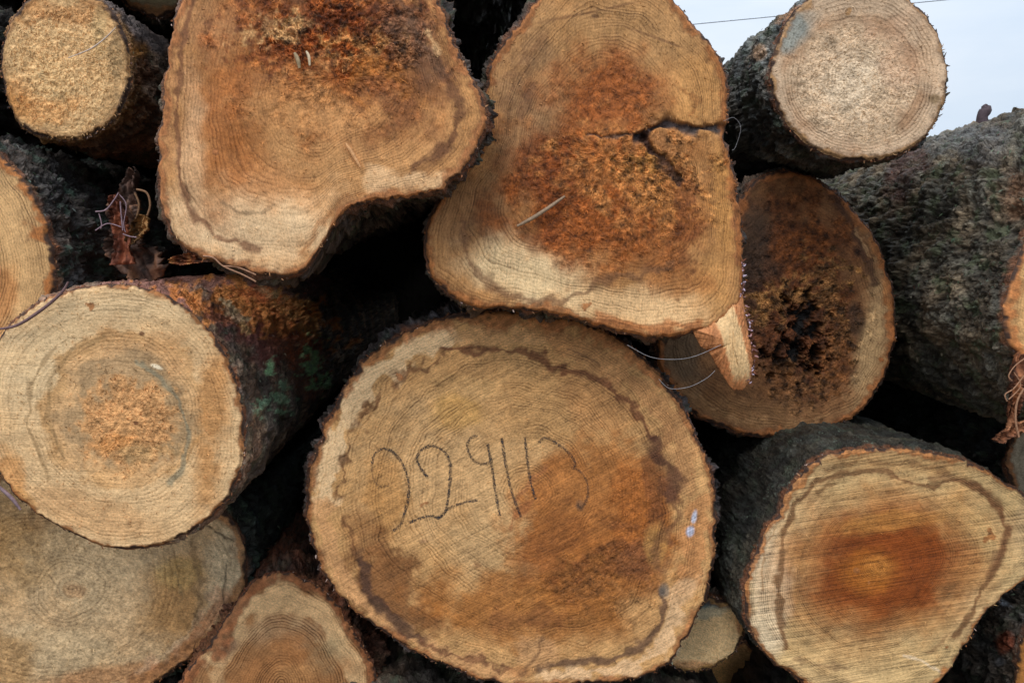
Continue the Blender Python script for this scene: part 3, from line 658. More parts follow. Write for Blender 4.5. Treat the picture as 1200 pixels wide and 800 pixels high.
# --- lower left log
LOGS['K'] = dict(desat=.02, bgain=1.5, seed=9.4, Y=1.34, pith=(85, 690), na=560, nr=140, jag=1.2,
    outline=[(262, 600), (278, 620), (288, 650), (286, 690), (266, 732), (228, 768), (180, 800), (110, 832), (20, 850), (-70, 830), (-130, 770), (-145, 690), (-120, 620), (-70, 575), (0, 556), (80, 556), (150, 572), (215, 590), (245, 592)],
    label='wide dull yellowish log partly covered by the pale round log, lower left',
    base=(184, 152, 112), fuzz=.4, rings=.5, nring=34, saw=.35, sawdir=10, rim=9, rimc=(140, 96, 58), outer=1.2, fibres=3500, clump=.22, rimside=(60, .9),
    layers=[B(20, 640, 50, 50, (158, 120, 72), .8, soft=.6), B(60, 600, 40, 20, (140, 102, 62), .5), B(110, 660, 70, 60, (176, 154, 120), .6, soft=.7), B(205, 705, 34, 48, (164, 120, 70), .8, rot=10, soft=.6), B(210, 670, 26, 18, (176, 146, 86), .4), B(268, 655, 26, 60, (188, 166, 132), .8, soft=.4),
            B(87, 691, 14, 7, (164, 120, 80), .5, n=.3), B(60, 760, 70, 30, (178, 154, 118), .7), B(10, 780, 30, 40, (158, 116, 66), .6), B(140, 790, 80, 12, (154, 106, 66), .7, rot=-8), Ln([(150, 812), (200, 774), (235, 735), (262, 700)], 9, (170, 112, 76), .6), Ln([(160, 792), (205, 755), (240, 715), (256, 690)], 4, (196, 164, 128), .5),
            Ln([(223, 628), (232, 660), (235, 700), (228, 730)], 3, (122, 96, 66), .6), Ln([(55, 672), (72, 695)], .6, (90, 72, 54), .5, n=.5), Ln([(232, 612), (250, 620), (275, 632)], 1.2, (80, 64, 48), .8, n=1), Ln([(210, 662), (212, 700)], 1.6, (120, 100, 70), .5), Ln([(267, 655), (262, 690), (262, 705)], .9, (72, 60, 44), .7, n=.5)],
    barkc=(40, 42, 38), barkc2=(58, 62, 56), green=.5, lichen=.6, flakes=3500)
# --- lower left small log
LOGS['L'] = dict(bgain=1.7, seed=10.6, Y=1.27, pith=(330, 800), na=460, nr=120, jag=1.8,
    outline=[(212, 802), (235, 768), (258, 733), (283, 697), (304, 678), (325, 672), (352, 678), (387, 702), (412, 736), (430, 770), (441, 805), (436, 850), (400, 900), (320, 915), (250, 890), (214, 845)],
    label='brown-centred log with a whitish outer band, low left of the numbered log',
    base=(152, 108, 68), fuzz=.2, rings=1.2, nring=34, ringwarp=1.0, saw=.3, rim=7, rimc=(132, 80, 48), outer=1.6, rimside=(215, 1.4),
    layers=[Ln([(250, 775), (275, 735), (300, 706), (330, 696), (365, 712), (392, 742), (412, 780), (420, 820)], 15, (206, 170, 126), .9, soft=.6, noring=.7), B(325, 740, 40, 16, (170, 140, 106), .6, soft=.6), B(382, 768, 22, 22, (150, 136, 102), .6), B(335, 800, 62, 52, (148, 98, 56), .8, soft=.5), B(268, 758, 14, 10, (104, 74, 58), .7, rot=-35), B(340, 790, 30, 12, (170, 124, 78), .5)],
    barkc=(84, 52, 38), barkc2=(96, 66, 50), green=.25, lipc=(126, 72, 44), flakes=1800, barklayers=[B(365, 690, 30, 16, (110, 70, 46), .6, rot=40), B(240, 750, 30, 50, (120, 76, 46), .7, rot=30)])
# --- the numbered log
LOGS['J'] = dict(seed=11.3, Y=1.2, desat=.04, pith=(618, 575), na=900, nr=210, jag=1.5,
    outline=[(600, 365), (560, 366), (520, 373), (480, 387), (443, 409), (414, 438), (393, 475), (374, 520), (362, 560), (360, 600), (368, 640), (384, 680), (410, 712), (450, 742), (500, 770), (560, 796), (620, 806), (680, 802), (740, 798), (778, 782), (806, 745), (828, 700), (838, 645), (838, 595), (830, 545), (813, 500), (790, 462), (760, 425), (720, 396), (680, 376), (640, 367)],
    label='largest log face with the handwritten number, low in the middle of the pile',
    base=(180, 136, 86), fuzz=.22, rings=.72, nring=62, ringwarp=1.3, saw=.9, sawdir=-28, rim=6, rimc=(144, 92, 54), outer=2.2, rimside=(-90, 1.5), fibres=3500, clump=.3, fibdir=-40, fringe=1100,
    layers=[B(525, 540, 90, 80, (192, 152, 104), .8, soft=.7), B(500, 430, 80, 30, (176, 130, 80), .5), B(620, 470, 110, 50, (178, 134, 84), .6), B(540, 455, 50, 14, (190, 150, 98), .4), B(535, 482, 30, 18, (190, 142, 72), .5), B(700, 470, 60, 34, (160, 112, 68), .6, rot=28), B(455, 580, 26, 50, (178, 124, 66), .6),
            B(590, 640, 60, 50, (186, 150, 104), .6), B(455, 690, 38, 60, (108, 66, 34), .85, rot=-28, n=.25), B(430, 630, 20, 44, (142, 96, 56), .6, rot=-12),
            B(700, 622, 98, 100, (152, 88, 36), .88, rot=15, soft=.25, n=.1), Ln([(606, 600), (606, 690)], 4, (150, 98, 52), .5, n=.6), B(612, 712, 115, 40, (150, 92, 40), .82, rot=4, soft=.35), B(640, 740, 90, 20, (160, 108, 60), .5), B(690, 565, 70, 44, (158, 106, 58), .5, soft=.6),
            B(742, 600, 26, 54, (152, 88, 38), .7, n=.3, fuzz=.5), B(700, 665, 60, 34, (98, 58, 30), .65, rot=-25, n=.4, fuzz=.8, noring=.5), B(648, 645, 38, 40, (124, 74, 36), .6, n=.35), B(640, 726, 40, 14, (118, 72, 40), .6, n=.4), B(695, 690, 70, 30, (138, 88, 42), .5, n=.4, ns=20, fuzz=.9), B(770, 560, 16, 40, (110, 66, 38), .6, n=.4), B(752, 662, 24, 26, (112, 68, 40), .6, n=.3), B(760, 720, 30, 26, (176, 132, 84), .7, soft=.6), B(770, 640, 12, 22, (186, 140, 78), .5),
            Ln([(598, 620), (602, 590), (625, 560), (640, 548)], 2, (140, 86, 52), .5, n=1.5), B(618, 592, 16, 5, (146, 88, 50), .6, rot=-45, n=.3),
            # pale sapwood outside the heartwood line
            Ln([(520, 396), (470, 415), (432, 445), (405, 485), (388, 530), (380, 580)], 13, (222, 184, 136), .95, soft=.3), Ln([(378, 590), (388, 650), (412, 695), (450, 728), (500, 755), (560, 782), (600, 792)], 9, (182, 134, 88), .8, soft=.4), Ln([(540, 395), (590, 395), (640, 398)], 10, (188, 142, 94), .7, soft=.4), Ln([(660, 400), (710, 420), (755, 455), (788, 500), (808, 560)], 15, (168, 120, 76), .7, soft=.4), Ln([(815, 590), (815, 650), (800, 690)], 12, (178, 120, 72), .7, soft=.4), Ln([(640, 790), (700, 788), (745, 782), (775, 760), (790, 725), (792, 700)], 7, (212, 170, 124), .9, soft=.4), B(802, 690, 26, 12, (200, 158, 114), .85, rot=-40, n=.3), Ln([(440, 400), (520, 378)], 5, (150, 98, 60), .4),
            # the dark line itself
            Ln([(525, 414), (505, 424), (478, 432), (455, 450), (432, 478), (414, 505), (404, 535), (400, 575), (405, 610), (414, 640), (424, 660)], 3.2, (108, 72, 44), .85, n=3.5, breaks=.5), Ln([(424, 655), (430, 690), (442, 702), (455, 722), (478, 742), (492, 746)], 6.5, (70, 48, 38), .85, n=2.5), Ln([(492, 746), (530, 766), (560, 778), (598, 782)], 2.6, (110, 72, 48), .8, n=3), Ln([(633, 782), (650, 778), (690, 776), (730, 768), (760, 752), (776, 728), (779, 700), (776, 690)], 4.5, (92, 66, 50), .85, n=2),
            Ln([(525, 412), (560, 410), (600, 413), (632, 416), (646, 432), (680, 438), (712, 450), (740, 474), (758, 498), (766, 512)], 4.0, (100, 60, 38), .85, n=2.5), Ln([(766, 512), (768, 530), (782, 548), (792, 562), (785, 580)], 8.5, (78, 48, 34), .85, n=2.5), Ln([(782, 575), (796, 590), (790, 612), (772, 640), (768, 660)], 5, (98, 62, 42), .6, n=3),
            B(630, 758, 28, 16, (178, 132, 88), .8, n=.3), B(612, 786, 16, 8, (166, 112, 68), .7), Ln([(633, 745), (628, 765), (612, 790)], 2, (110, 78, 52), .6, n=1.5), B(778, 692, 6, 8, (104, 98, 90), .7),
            Ln([(664, 408), (700, 422), (706, 428)], .9, (120, 84, 56), .7, n=1), B(496, 634, 5, 3, (140, 104, 74), .6), B(560, 662, 4, 3, (120, 80, 50), .5), B(680, 592, 5, 6, (70, 62, 54), .5),
            B(813, 606, 3.0, 7, (190, 200, 220), .85, rot=12, n=.2), B(809, 622, 4, 6, (172, 184, 208), .8, rot=20, n=.2)],
    barkc=(56, 48, 46), barkc2=(88, 78, 76), green=.3, lichen=.4, flakes=3000)
# --- right lower log
LOGS['M'] = dict(desat=0.0, bgain=1.6, seed=12.8, Y=1.16, pith=(1027, 662), na=700, nr=160, jag=1.3,
    outline=[(1020, 525), (985, 529), (953, 543), (927, 572), (912, 603), (892, 633), (878, 672), (873, 706), (878, 735), (897, 765), (928, 790), (962, 812), (1010, 826), (1060, 822), (1104, 798), (1134, 752), (1166, 708), (1204, 678), (1236, 652), (1240, 622), (1218, 592), (1180, 566), (1134, 541), (1078, 528)],
    label='log with a round orange heart and strong saw lines, at the lower right',
    base=(180, 150, 104), fuzz=.12, rings=.7, nring=72, saw=1.5, sawdir=-9, rim=5, rimc=(144, 90, 48), outer=1.6, fibres=800, clump=.2,
    layers=[B(900, 700, 24, 90, (206, 184, 150), .85, rot=8, soft=.4), B(940, 600, 20, 60, (182, 150, 108), .6, rot=28), B(960, 790, 60, 18, (176, 144, 102), .6), B(1050, 540, 110, 12, (160, 122, 78), .7, rot=5, soft=.5), B(1210, 625, 26, 44, (168, 140, 102), .7), B(1130, 620, 40, 44, (188, 152, 98), .5), B(1150, 720, 24, 40, (180, 146, 104), .6, rot=35), B(1000, 770, 80, 22, (192, 158, 108), .6),
            B(1032, 662, 124, 88, (158, 98, 44), .75, soft=.5, n=.08, rot=-8), B(1034, 664, 92, 66, (116, 56, 16), .96, soft=.45, n=.08, rot=-10), B(1060, 640, 46, 40, (124, 60, 18), .5, n=.2), B(1020, 668, 30, 22, (160, 96, 34), .8, soft=.7), B(1028, 664, 14, 11, (172, 112, 50), .7, soft=.7, fuzz=.5), B(985, 640, 20, 16, (112, 54, 18), .5), B(1040, 610, 60, 12, (176, 124, 62), .5, rot=-6),
            Ln([(920, 760), (912, 720), (912, 670), (918, 628), (932, 590), (958, 564), (995, 553), (1028, 552), (1060, 562), (1090, 570), (1120, 562), (1150, 575), (1174, 600), (1182, 630), (1170, 658), (1150, 688), (1140, 716), (1118, 748)], 2.8, (112, 78, 48), .85, n=1.5), Ln([(1090, 560), (1125, 560), (1160, 580), (1180, 612), (1178, 640), (1155, 672)], 4, (104, 66, 40), .6, n=2), Ln([(1110, 750), (1085, 765)], 3, (120, 88, 56), .6), Ln([(930, 770), (970, 782), (1010, 780)], 3, (140, 108, 74), .6, n=3),
            Ln([(893, 690), (896, 640), (908, 620)], 1.2, (150, 110, 72), .6, n=1), Ln([(960, 580), (978, 568)], 2.5, (100, 66, 36), .6), Ln([(1062, 768), (1105, 786)], 1.4, (224, 200, 168), .6, n=1), Ln([(940, 556), (1000, 540), (1070, 544), (1130, 556)], 2, (132, 96, 60), .6, n=3)],
    barkc=(40, 38, 32), barkc2=(56, 54, 46), green=.3, greenc=(60, 70, 54), lichen=.8, flakes=2500, flakelen=.7, relief=.35, fs=.6, ns=150, flakec=[(38, 38, 34), (56, 56, 52), (26, 26, 24), (90, 96, 78), (64, 54, 44)])
LOGS['N'] = dict(seed=13.2, Y=1.5, pith=(1252, 540), na=300, nr=60, outline=circle(1254, 542, 72, seed=3), label='slim log with a greyish cut end peeping past the right edge, behind the orange-hearted log',
    base=(168, 156, 134), layers=[], rim=4, barkc=(44, 44, 42), barkc2=(66, 68, 64), green=.5, lichen=.7, flakes=3500, flakelen=1.2, taper=.02)
LOGS['O'] = dict(seed=14.5, Y=1.3, pith=(820, 745), na=300, nr=90, jag=1.0, outline=[(870, 712), (874, 734), (861, 766), (833, 783), (800, 787), (776, 770), (768, 740), (778, 712), (800, 700), (838, 700)],
    label='small pale log stained blue along its top, wedged right of the numbered log',
    base=(236, 204, 156), fuzz=.3, rings=.35, nring=20, saw=.2, rim=5, rimc=(148, 112, 66), fibres=900, clump=.25, layers=[B(825, 704, 40, 10, (48, 70, 84), .95, n=.25), B(812, 716, 22, 8, (110, 128, 124), .6, n=.4), B(868, 732, 6, 14, (142, 88, 52), .8), B(820, 782, 40, 8, (168, 112, 66), .7), B(786, 760, 8, 14, (170, 160, 146), .6, rot=20), B(862, 722, 8, 14, (158, 118, 72), .5)],
    barkc=(44, 44, 44), lichen=.6, flakes=800)
LOGS['P'] = dict(seed=15.1, Y=1.58, pith=(850, 800), na=300, nr=80, outline=circle(850, 802, 52, ry=56, seed=8), label='small brownish log end at the bottom edge, directly below the blue-stained one',
    base=(205, 158, 102), fuzz=.3, rings=.5, nring=20, rim=5, layers=[B(868, 790, 20, 30, (122, 86, 52), .7)], barkc=(44, 40, 36), flakes=500)
LOGS['Q'] = dict(bgain=2.5, seed=16.9, Y=1.4, pith=(1300, 792), na=420, nr=60, ns=150, outline=circle(1301, 792, 110, 16, seed=6, wob=.015), label='log showing only lichen-flecked bark in the bottom right corner',
    base=(186, 138, 86), layers=[], rim=9, rimc=(176, 116, 60), barkc=(60, 54, 48), barkc2=(84, 76, 68), green=.5, lichen=.6, flakes=4500, flakelen=.8, taper=.02,
    barklayers=[B(1180, 752, 10, 10, (150, 72, 40), .8, n=.4), B(1198, 765, 6, 14, (156, 78, 40), .7, n=.4), B(1172, 775, 5, 5, (160, 156, 156), .7), B(1176, 706, 6, 3, (176, 184, 196), .8, rot=20)])
LOGS['S'] = dict(seed=17.3, Y=1.7, pith=(178, -32), na=300, nr=60, outline=circle(180, -34, 52, seed=9), label='greyish log end at the top edge, between the shaggy log and the heart-shaped log',
    base=(160, 148, 118), layers=[B(190, 0, 20, 20, (150, 132, 92), .5)], rings=.5, nring=18, barkc=(56, 52, 46), flakes=400)
LOGS['T'] = dict(seed=18.2, Y=1.22, pith=(568, -205), na=360, nr=40, outline=circle(568, -205, 150, 16, seed=10, wob=.02), label='log lying over the gap between the two big top logs, mostly above the frame',
    base=(176, 136, 88), layers=[], barkc=(38, 34, 32), barkc2=(50, 46, 42), flakes=1500, taper=.02)
LOGS['U'] = dict(seed=19.4, Y=1.5, pith=(-10, -175), na=360, nr=40, outline=circle(-10, -175, 152, 16, seed=11, wob=.02), label='log above the frame, resting on the shaggy log and the mossy log',
    base=(176, 136, 88), layers=[], barkc=(38, 34, 32), barkc2=(50, 46, 42), flakes=0, taper=.02)
LOGS['Z'] = dict(seed=29.6, Y=1.3, pith=(252, -192), na=360, nr=40, outline=circle(252, -192, 158, 16, seed=14, wob=.02), label='log above the frame, lying over the heart-shaped log',
    base=(176, 136, 88), layers=[], barkc=(38, 34, 32), barkc2=(50, 46, 42), flakes=0, taper=.02)  # log added on top to shut light out of the middle gap
LOGS['V'] = dict(seed=27.4, Y=1.25, pith=(-190, 70), na=300, nr=40, outline=circle(-190, 70, 140, 16, seed=12, wob=.02), label='log past the left edge beside the small shaggy log',
    base=(176, 136, 88), layers=[], barkc=(38, 34, 32), barkc2=(50, 46, 42), flakes=0, taper=.0)
built = {}
for k, sp in LOGS.items():
    built[k] = build_log(k, sp)

# ------------------------------------------------------------------ rows of the pile below the frame (they carry the logs in view)
low = [((-640, 960), 150, 1.3), ((-260, 1010), 165, 1.25), ((130, 1010), 150, 1.22), ((450, 985), 160, 1.2), ((760, 980), 155, 1.2), ((1060, 1000), 165, 1.25), ((1400, 960), 170, 1.3), ((1560, 660), 150, 1.2), ((-360, 620), 150, 1.2)]
words = ['far left end', 'left of the whitish-banded log', 'under the yellowish log', 'left under the numbered log', 'right under the numbered log', 'under the orange-hearted log', 'far right end']
for i, ((cx, cy), r_, Y_) in enumerate(low):
    lab = ('bottom row log, ' + words[i]) if i < 7 else ('log past the right edge under the thickest log' if i == 7 else 'log past the left edge beside the yellowish log')
    build_log('low', dict(seed=21.0 + i * 1.37, Y=Y_, pith=(cx, cy), na=200, nr=40, ns=60, outline=circle(cx, cy, r_, 16, seed=20 + i, wob=.03), label=lab, base=(184, 144, 96), layers=[B(cx, cy, r_ * .5, r_ * .5, (156, 98, 46), .8, soft=.5)], rim=8, flakes=0, fringe=200))

# ------------------------------------------------------------------ tubes for cords, threads, roots
def tube(name, pts, radii, mat, parent=None, org=None, sides=6, col=None):
    pts = [Vector(p) for p in pts]; V = []; n = len(pts)
    if not hasattr(radii, '__len__'): radii = [radii] * n
    for i, p in enumerate(pts):
        d = (pts[min(i + 1, n - 1)] - pts[max(i - 1, 0)]).normalized()
        a = d.cross(Vector((0.13, -1, 0.21))).normalized(); b_ = d.cross(a)
        for k in range(sides):
            t_ = 2 * math.pi * k / sides
            V.append(p + (a * math.cos(t_) + b_ * math.sin(t_)) * radii[i])
    V = np.array([list(v) for v in V])
    F = grid_faces(sides, n)
    c = None if col is None else np.broadcast_to(lin(col), (len(V), 3))
    return mesh_obj(name, V, F, mat, parent, colors=c, org=org)

def curve_pts(ctrl, k=8):
    p = [Vector(c) for c in ctrl]; out = []
    for i in range(len(p) - 1):
        p0 = p[max(i - 1, 0)]; p1 = p[i]; p2 = p[i + 1]; p3 = p[min(i + 2, len(p) - 1)]
        for j in range(k):
            t_ = j / k
            out.append(0.5 * ((2 * p1) + (-p0 + p2) * t_ + (2 * p0 - 5 * p1 + 4 * p2 - p3) * t_ ** 2 + (-p0 + 3 * p1 - 3 * p2 + p3) * t_ ** 3))
    out.append(p[-1]); return out

def px_curve(ctrl, Y, k=8):
    """ctrl: (px, py[, extra depth])"""
    return curve_pts([at(c[0], c[1], Y + (c[2] if len(c) > 2 else 0)) for c in ctrl], k)

# ------------------------------------------------------------------ the handwritten number on the big log
strokes = [
    [(65, 250), (72, 215), (95, 190), (125, 182), (165, 200), (205, 250), (232, 320), (235, 400), (215, 490), (195, 540), (158, 570)],
    [(65, 250), (66, 300), (80, 340), (105, 358), (145, 352)],
    [(325, 318), (290, 270), (275, 225), (300, 185), (345, 170), (395, 190), (428, 240), (430, 320), (420, 420), (405, 480), (375, 505)],
    [(240, 528), (300, 505), (345, 498), (380, 506), (420, 465), (480, 438), (558, 422)],
    [(560, 120), (525, 130), (512, 165), (520, 205), (550, 245), (595, 252), (620, 240)],
    [(605, 158), (625, 260), (640, 370), (662, 492)],
    [(672, 130), (690, 250), (715, 370), (762, 500)],
    [(780, 125), (795, 260), (810, 350), (830, 415)],
    [(845, 155), (875, 130), (925, 155), (975, 190), (1010, 235), (1015, 270), (998, 268)],
    [(1015, 270), (1050, 300), (1075, 355), (1070, 420), (1040, 455), (1025, 435)]]
press = [1.0, .45, 1.0, 1.0, .8, 1.0, .95, .95, .75, .6]
J = built['J']
bx = []; bp = []; bf = []
r = np.random.default_rng(5)
grid = J['P']; gpx = np.stack(to_px(grid), -1)
flat = gpx.reshape(-1, 2); flatP = grid.reshape(-1, 3)
for st, pr in zip(strokes, press):
    c = curve_pts([(420 + x / 4, 480 + y / 4, 0) for x, y in st], 10)
    base = len(bx)
    for i, p in enumerate(c):
        d = c[min(i + 1, len(c) - 1)] - c[max(i - 1, 0)]; d.normalize(); nn_ = Vector((-d.y, d.x, 0))
        w_ = 1.45 * (1 + .25 * r.standard_normal()) * (0.75 if pr < .5 else 1)
        for sgn in (-1, 1):
            q_ = p + nn_ * w_ * sgn
            P_ = on_plane(np.array(q_.x), np.array(q_.y), J['p0'], J['n'])
            k_ = np.argmin((flat[:, 0] - q_.x) ** 2 + (flat[:, 1] - q_.y) ** 2)
            off = (flatP[k_] - P_) @ J['n']
            bx.append(P_ + J['n'] * (off - .0009)); bp.append(pr * (1 + .1 * r.standard_normal()))
        if i: bf.append([base + 2 * i - 2, base + 2 * i - 1, base + 2 * i + 1, base + 2 * i])
o = mesh_obj('handwritten_number', np.array(bx), np.array(bf), INK, J['root'], floats={'press': np.array(bp)}, org=J['org'])
o['label'] = 'number 229113 written in dark crayon'

# ------------------------------------------------------------------ the long pale splinter on the split log
C_ = built['C']
spo = [(812, 386), (818, 398), (822, 406), (832, 412), (838, 422), (845, 434), (852, 446), (860, 457), (872, 458), (881, 446), (884, 424), (880, 398), (876, 375), (871, 345), (858, 350), (838, 372)]
p = np.array(spo, float); n_ = len(p); dens = []
for i in range(n_):
    for t_ in np.linspace(0, 1, 14, endpoint=False): dens.append(p[i] * (1 - t_) + p[(i + 1) % n_] * t_)
dens = np.array(dens); dens += r.normal(0, .45, dens.shape)
cen = np.array([856, 400.])
nr_ = 40; Vs = []; Cs = []
for k in range(nr_):
    t_ = (k + .02) / (nr_ - 1)
    q_ = cen + (dens - cen) * min(t_, 1)
    e = np.hypot(*(dens - cen).T) * (1 - min(t_, 1))
    P_ = on_plane(q_[:, 0], q_[:, 1], C_['p0'], C_['n'])
    hgt = .010 - .016 * t_ ** 3 + .0006 * fbm(q_[:, 0] * 3, q_[:, 1] * .3, 8, 2, 2)
    Vs.append(P_ - C_['n'] * hgt[:, None])
    st_ = fbm(q_[:, 0] * 3.2 + q_[:, 1] * 1.1, q_[:, 1] * .25, 9, 3, 4)
    core = 1 - ss(10.5, 14, np.abs(q_[:, 0] - (852 + (q_[:, 1] - 380) * .29)) + .7 * st_)
    core = core * (1 - ss(436, 452, q_[:, 1] + 2 * st_))
    c0 = lin((176, 118, 76)) * (1 + .14 * st_)[:, None]; c1 = lin((226, 190, 142)) * (1 + .07 * st_)[:, None]
    Cs.append(c0 * (1 - core[:, None]) + c1 * core[:, None])
mid = C_['org']
# give it a body: the same outline again, further back
back = Vs[-1] + AXN * .035 + (np.array(Vs[-1]).mean(0) - Vs[-1]) * .3
Vs.append(back); Cs.append(np.broadcast_to(lin((104, 66, 48)), (len(dens), 3)))
F = grid_faces(len(dens), nr_ + 1)
mesh_obj('splinter', np.concatenate(Vs), F, FIBRE, C_['root'], colors=np.concatenate(Cs), org=C_['org'])['label'] = 'long pale splinter hanging from the lower right corner'
# lilac frayed bark along the splinter's right side
nfr = 90; k = r.uniform(0, 1, nfr); yy = 300 + 150 * k; xx = np.interp(yy, [300, 345, 375, 400, 424, 450], [869, 871, 877, 881, 885, 878]) + r.normal(0, 1, nfr)
Pq = on_plane(xx, yy, C_['p0'], C_['n']); D = r.normal(0, 1, (nfr, 3)) + np.array([.8, 0, 0])
pal = np.array([lin((150, 112, 112)), lin((96, 66, 64)), lin((176, 160, 176)), lin((112, 66, 48))])
ribbons('frayed_bark', Pq, D, -np.broadcast_to(AXN, D.shape), r.uniform(.002, .006, nfr), r.uniform(.0008, .002, nfr), pal[r.integers(0, 4, nfr)], C_['root'], C_['org'], .4)

# ------------------------------------------------------------------ ground, added light-blocking bank behind the pile
def sheet(name, x0, x1, y0, y1, nx, ny, fz, mat, grade=1.0):
    xs = np.linspace(-1, 1, nx); xs = np.sign(xs) * np.abs(xs) ** grade; xs = (x0 + x1) / 2 + xs * (x1 - x0) / 2
    ys = np.linspace(-1, 1, ny); ys = np.sign(ys) * np.abs(ys) ** grade; ys = (y0 + y1) / 2 + ys * (y1 - y0) / 2
    X, Y_ = np.meshgrid(xs, ys, indexing='ij'); Z = fz(X, Y_)
    V = np.stack([X, Y_, Z], -1).reshape(-1, 3)
    o = mesh_obj(name, V, grid_faces(ny, nx, False), mat); o['kind'] = 'structure'; return o
SOIL = plain('trampled_soil', (0.10, 0.075, 0.05), .9, 9.0, .7, .03)
GRASSY = plain('bare_earth', (0.045, 0.035, 0.025), .9, 3.0, .6, .05)
GZ = CAM_Z - 1.35
sheet('ground', -1500, 1500, -1500, 1500, 160, 160, lambda X, Y: GZ + .03 * fbm(X, Y, 1.3, 3, 2) * np.exp(-(X ** 2 + Y ** 2) / 400), SOIL, 4.0)
def bank(X, Y):
    t_ = ss(3.0, 3.9, Y) * (1 - ss(7, 16, Y))
    return GZ - .05 + (1.6 + 2.75 * ss(.7, -1.2, X)) * t_ + .05 * fbm(X, Y, .7, 4, 6) * t_
sheet('light_block_bank', -14, 14, 2.9, 17, 160, 90, bank, GRASSY)  # bank added to keep light from the rear out of the gaps

# ------------------------------------------------------------------ small things
# overhead wire against the sky
a = at(760, 33.5, 14.0); b_ = at(1190, -8, 14.0); far_l = a + (a - b_) * 3; far_r = b_ + (b_ - a) * 3
w = tube('overhead_wire', curve_pts([far_l, a, b_, far_r], 10), .012, plain('weathered_cable', (0.66, 0.72, 0.8), .6), org=a, sides=6)
tag(w, 'thin overhead wire crossing the pale sky behind the round pinkish log', 'wire')

def sliver(name, ctrl, Y, w0, col, label, cat, parent=None):
    pts = px_curve(ctrl, Y, 6); n = len(pts)
    rad = [w0 * (.25 + .75 * math.sin(math.pi * min(max(i / (n - 1), .08), .94)) ** .5) for i in range(n)]
    o = tube(name, pts, rad, FIBRE, org=pts[0], sides=6, col=col)
    if label: tag(o, label, cat)
    return o
sliver('wood_sliver', [(606, 265), (630, 252), (662, 230)], C_['Y'] - .008, .0026, (140, 118, 96), 'grey wood sliver lying slantwise on the orange heart of the split log', 'sliver')
sliver('wood_sliver', [(359, 60), (362, 67), (363, 77)], built['B']['Y'] - .008, .0018, (196, 178, 150), 'short white sliver stuck upright in the ragged heart of the heart-shaped log', 'sliver')
sliver('wood_sliver', [(345, 62), (349, 70), (351, 80)], built['B']['Y'] - .007, .0026, (150, 130, 100), 'dull beige chip beside the short white sliver on the heart-shaped log', 'sliver')
sliver('wood_sliver', [(405, 168), (413, 180), (422, 196)], built['B']['Y'] - .006, .0024, (196, 148, 104), 'pale pinkish sliver on the smooth wood below the ragged orange heart', 'sliver')
sliver('wood_fibre', [(80, 68), (105, 58), (122, 46), (136, 32)], built['A']['Y'] - .010, .0011, (196, 178, 164), 'curved whitish fibre lying across the shaggy face of the small top left log', 'fibre')
sliver('bark_shred', [(-6, 386), (20, 381), (50, 362), (72, 343), (80, 330)], built['H']['Y'] - .012, .0022, (104, 80, 80), 'purplish shred of bast curling over the upper left rim of the pale round log', 'bark shred')
sliver('bark_shred', [(-6, 566), (8, 578), (16, 586), (24, 597)], built['H']['Y'] - .012, .0026, (120, 100, 104), 'lilac shred of bast at the lower left rim of the pale round log', 'bark shred')
# spider threads between the split log and the numbered log
for ctrl, lab in (([(735, 404), (762, 418), (790, 421), (815, 417), (845, 404)], 'upper spider thread sagging from the splinter to the rim of the numbered log'), ([(772, 444), (785, 455), (808, 453), (828, 443), (838, 434)], 'lower spider thread sagging beside the splinter tip')):
    tag(tube('spider_thread', px_curve(ctrl, 1.11, 8), .0003, THREAD, org=at(*ctrl[0], 1.11), sides=4), lab, 'thread')
o = tube('spider_thread', px_curve([(848, 142), (860, 138), (868, 150), (862, 172), (858, 176)], 1.12, 8), .0002, THREAD, org=at(848, 142, 1.12), sides=4); tag(o, 'loose looped thread at the mouth of the dark crack in the split log', 'thread')

# dead branch stub on the thick bark log
Fb = built['F']
def stub(name, parent, org, pts, rad, col, mat=FIBRE):
    q_ = np.array([list(p_) for p_ in pts]); o = tube(name, pts, rad, mat, parent, org, sides=9, col=col); return o
# where the sight line just clears the top of the flank
qx, qy = to_px(Fb['Pb'])
sel = (np.abs(qx - 1148) < 5) & (Fb['s'][:, None] < 1.5)
idx = np.argmin(np.where(sel, qy, 1e9)); base_p = Fb['Pb'].reshape(-1, 3)[idx]
bp_ = Vector(base_p)
stub('branch_stub', Fb['root'], Fb['org'], curve_pts([bp_ - Vector((0, 0, .02)), bp_ + Vector((-.002, 0, .004)), bp_ + Vector((.004, 0, .016)), bp_ + Vector((.001, 0, .021)), bp_ + Vector((.006, 0, .025))], 3),
     [.011, .0105, .010, .009, .0095, .010, .0095, .009, .007, .005, .0035, .003, .001], (70, 58, 62))
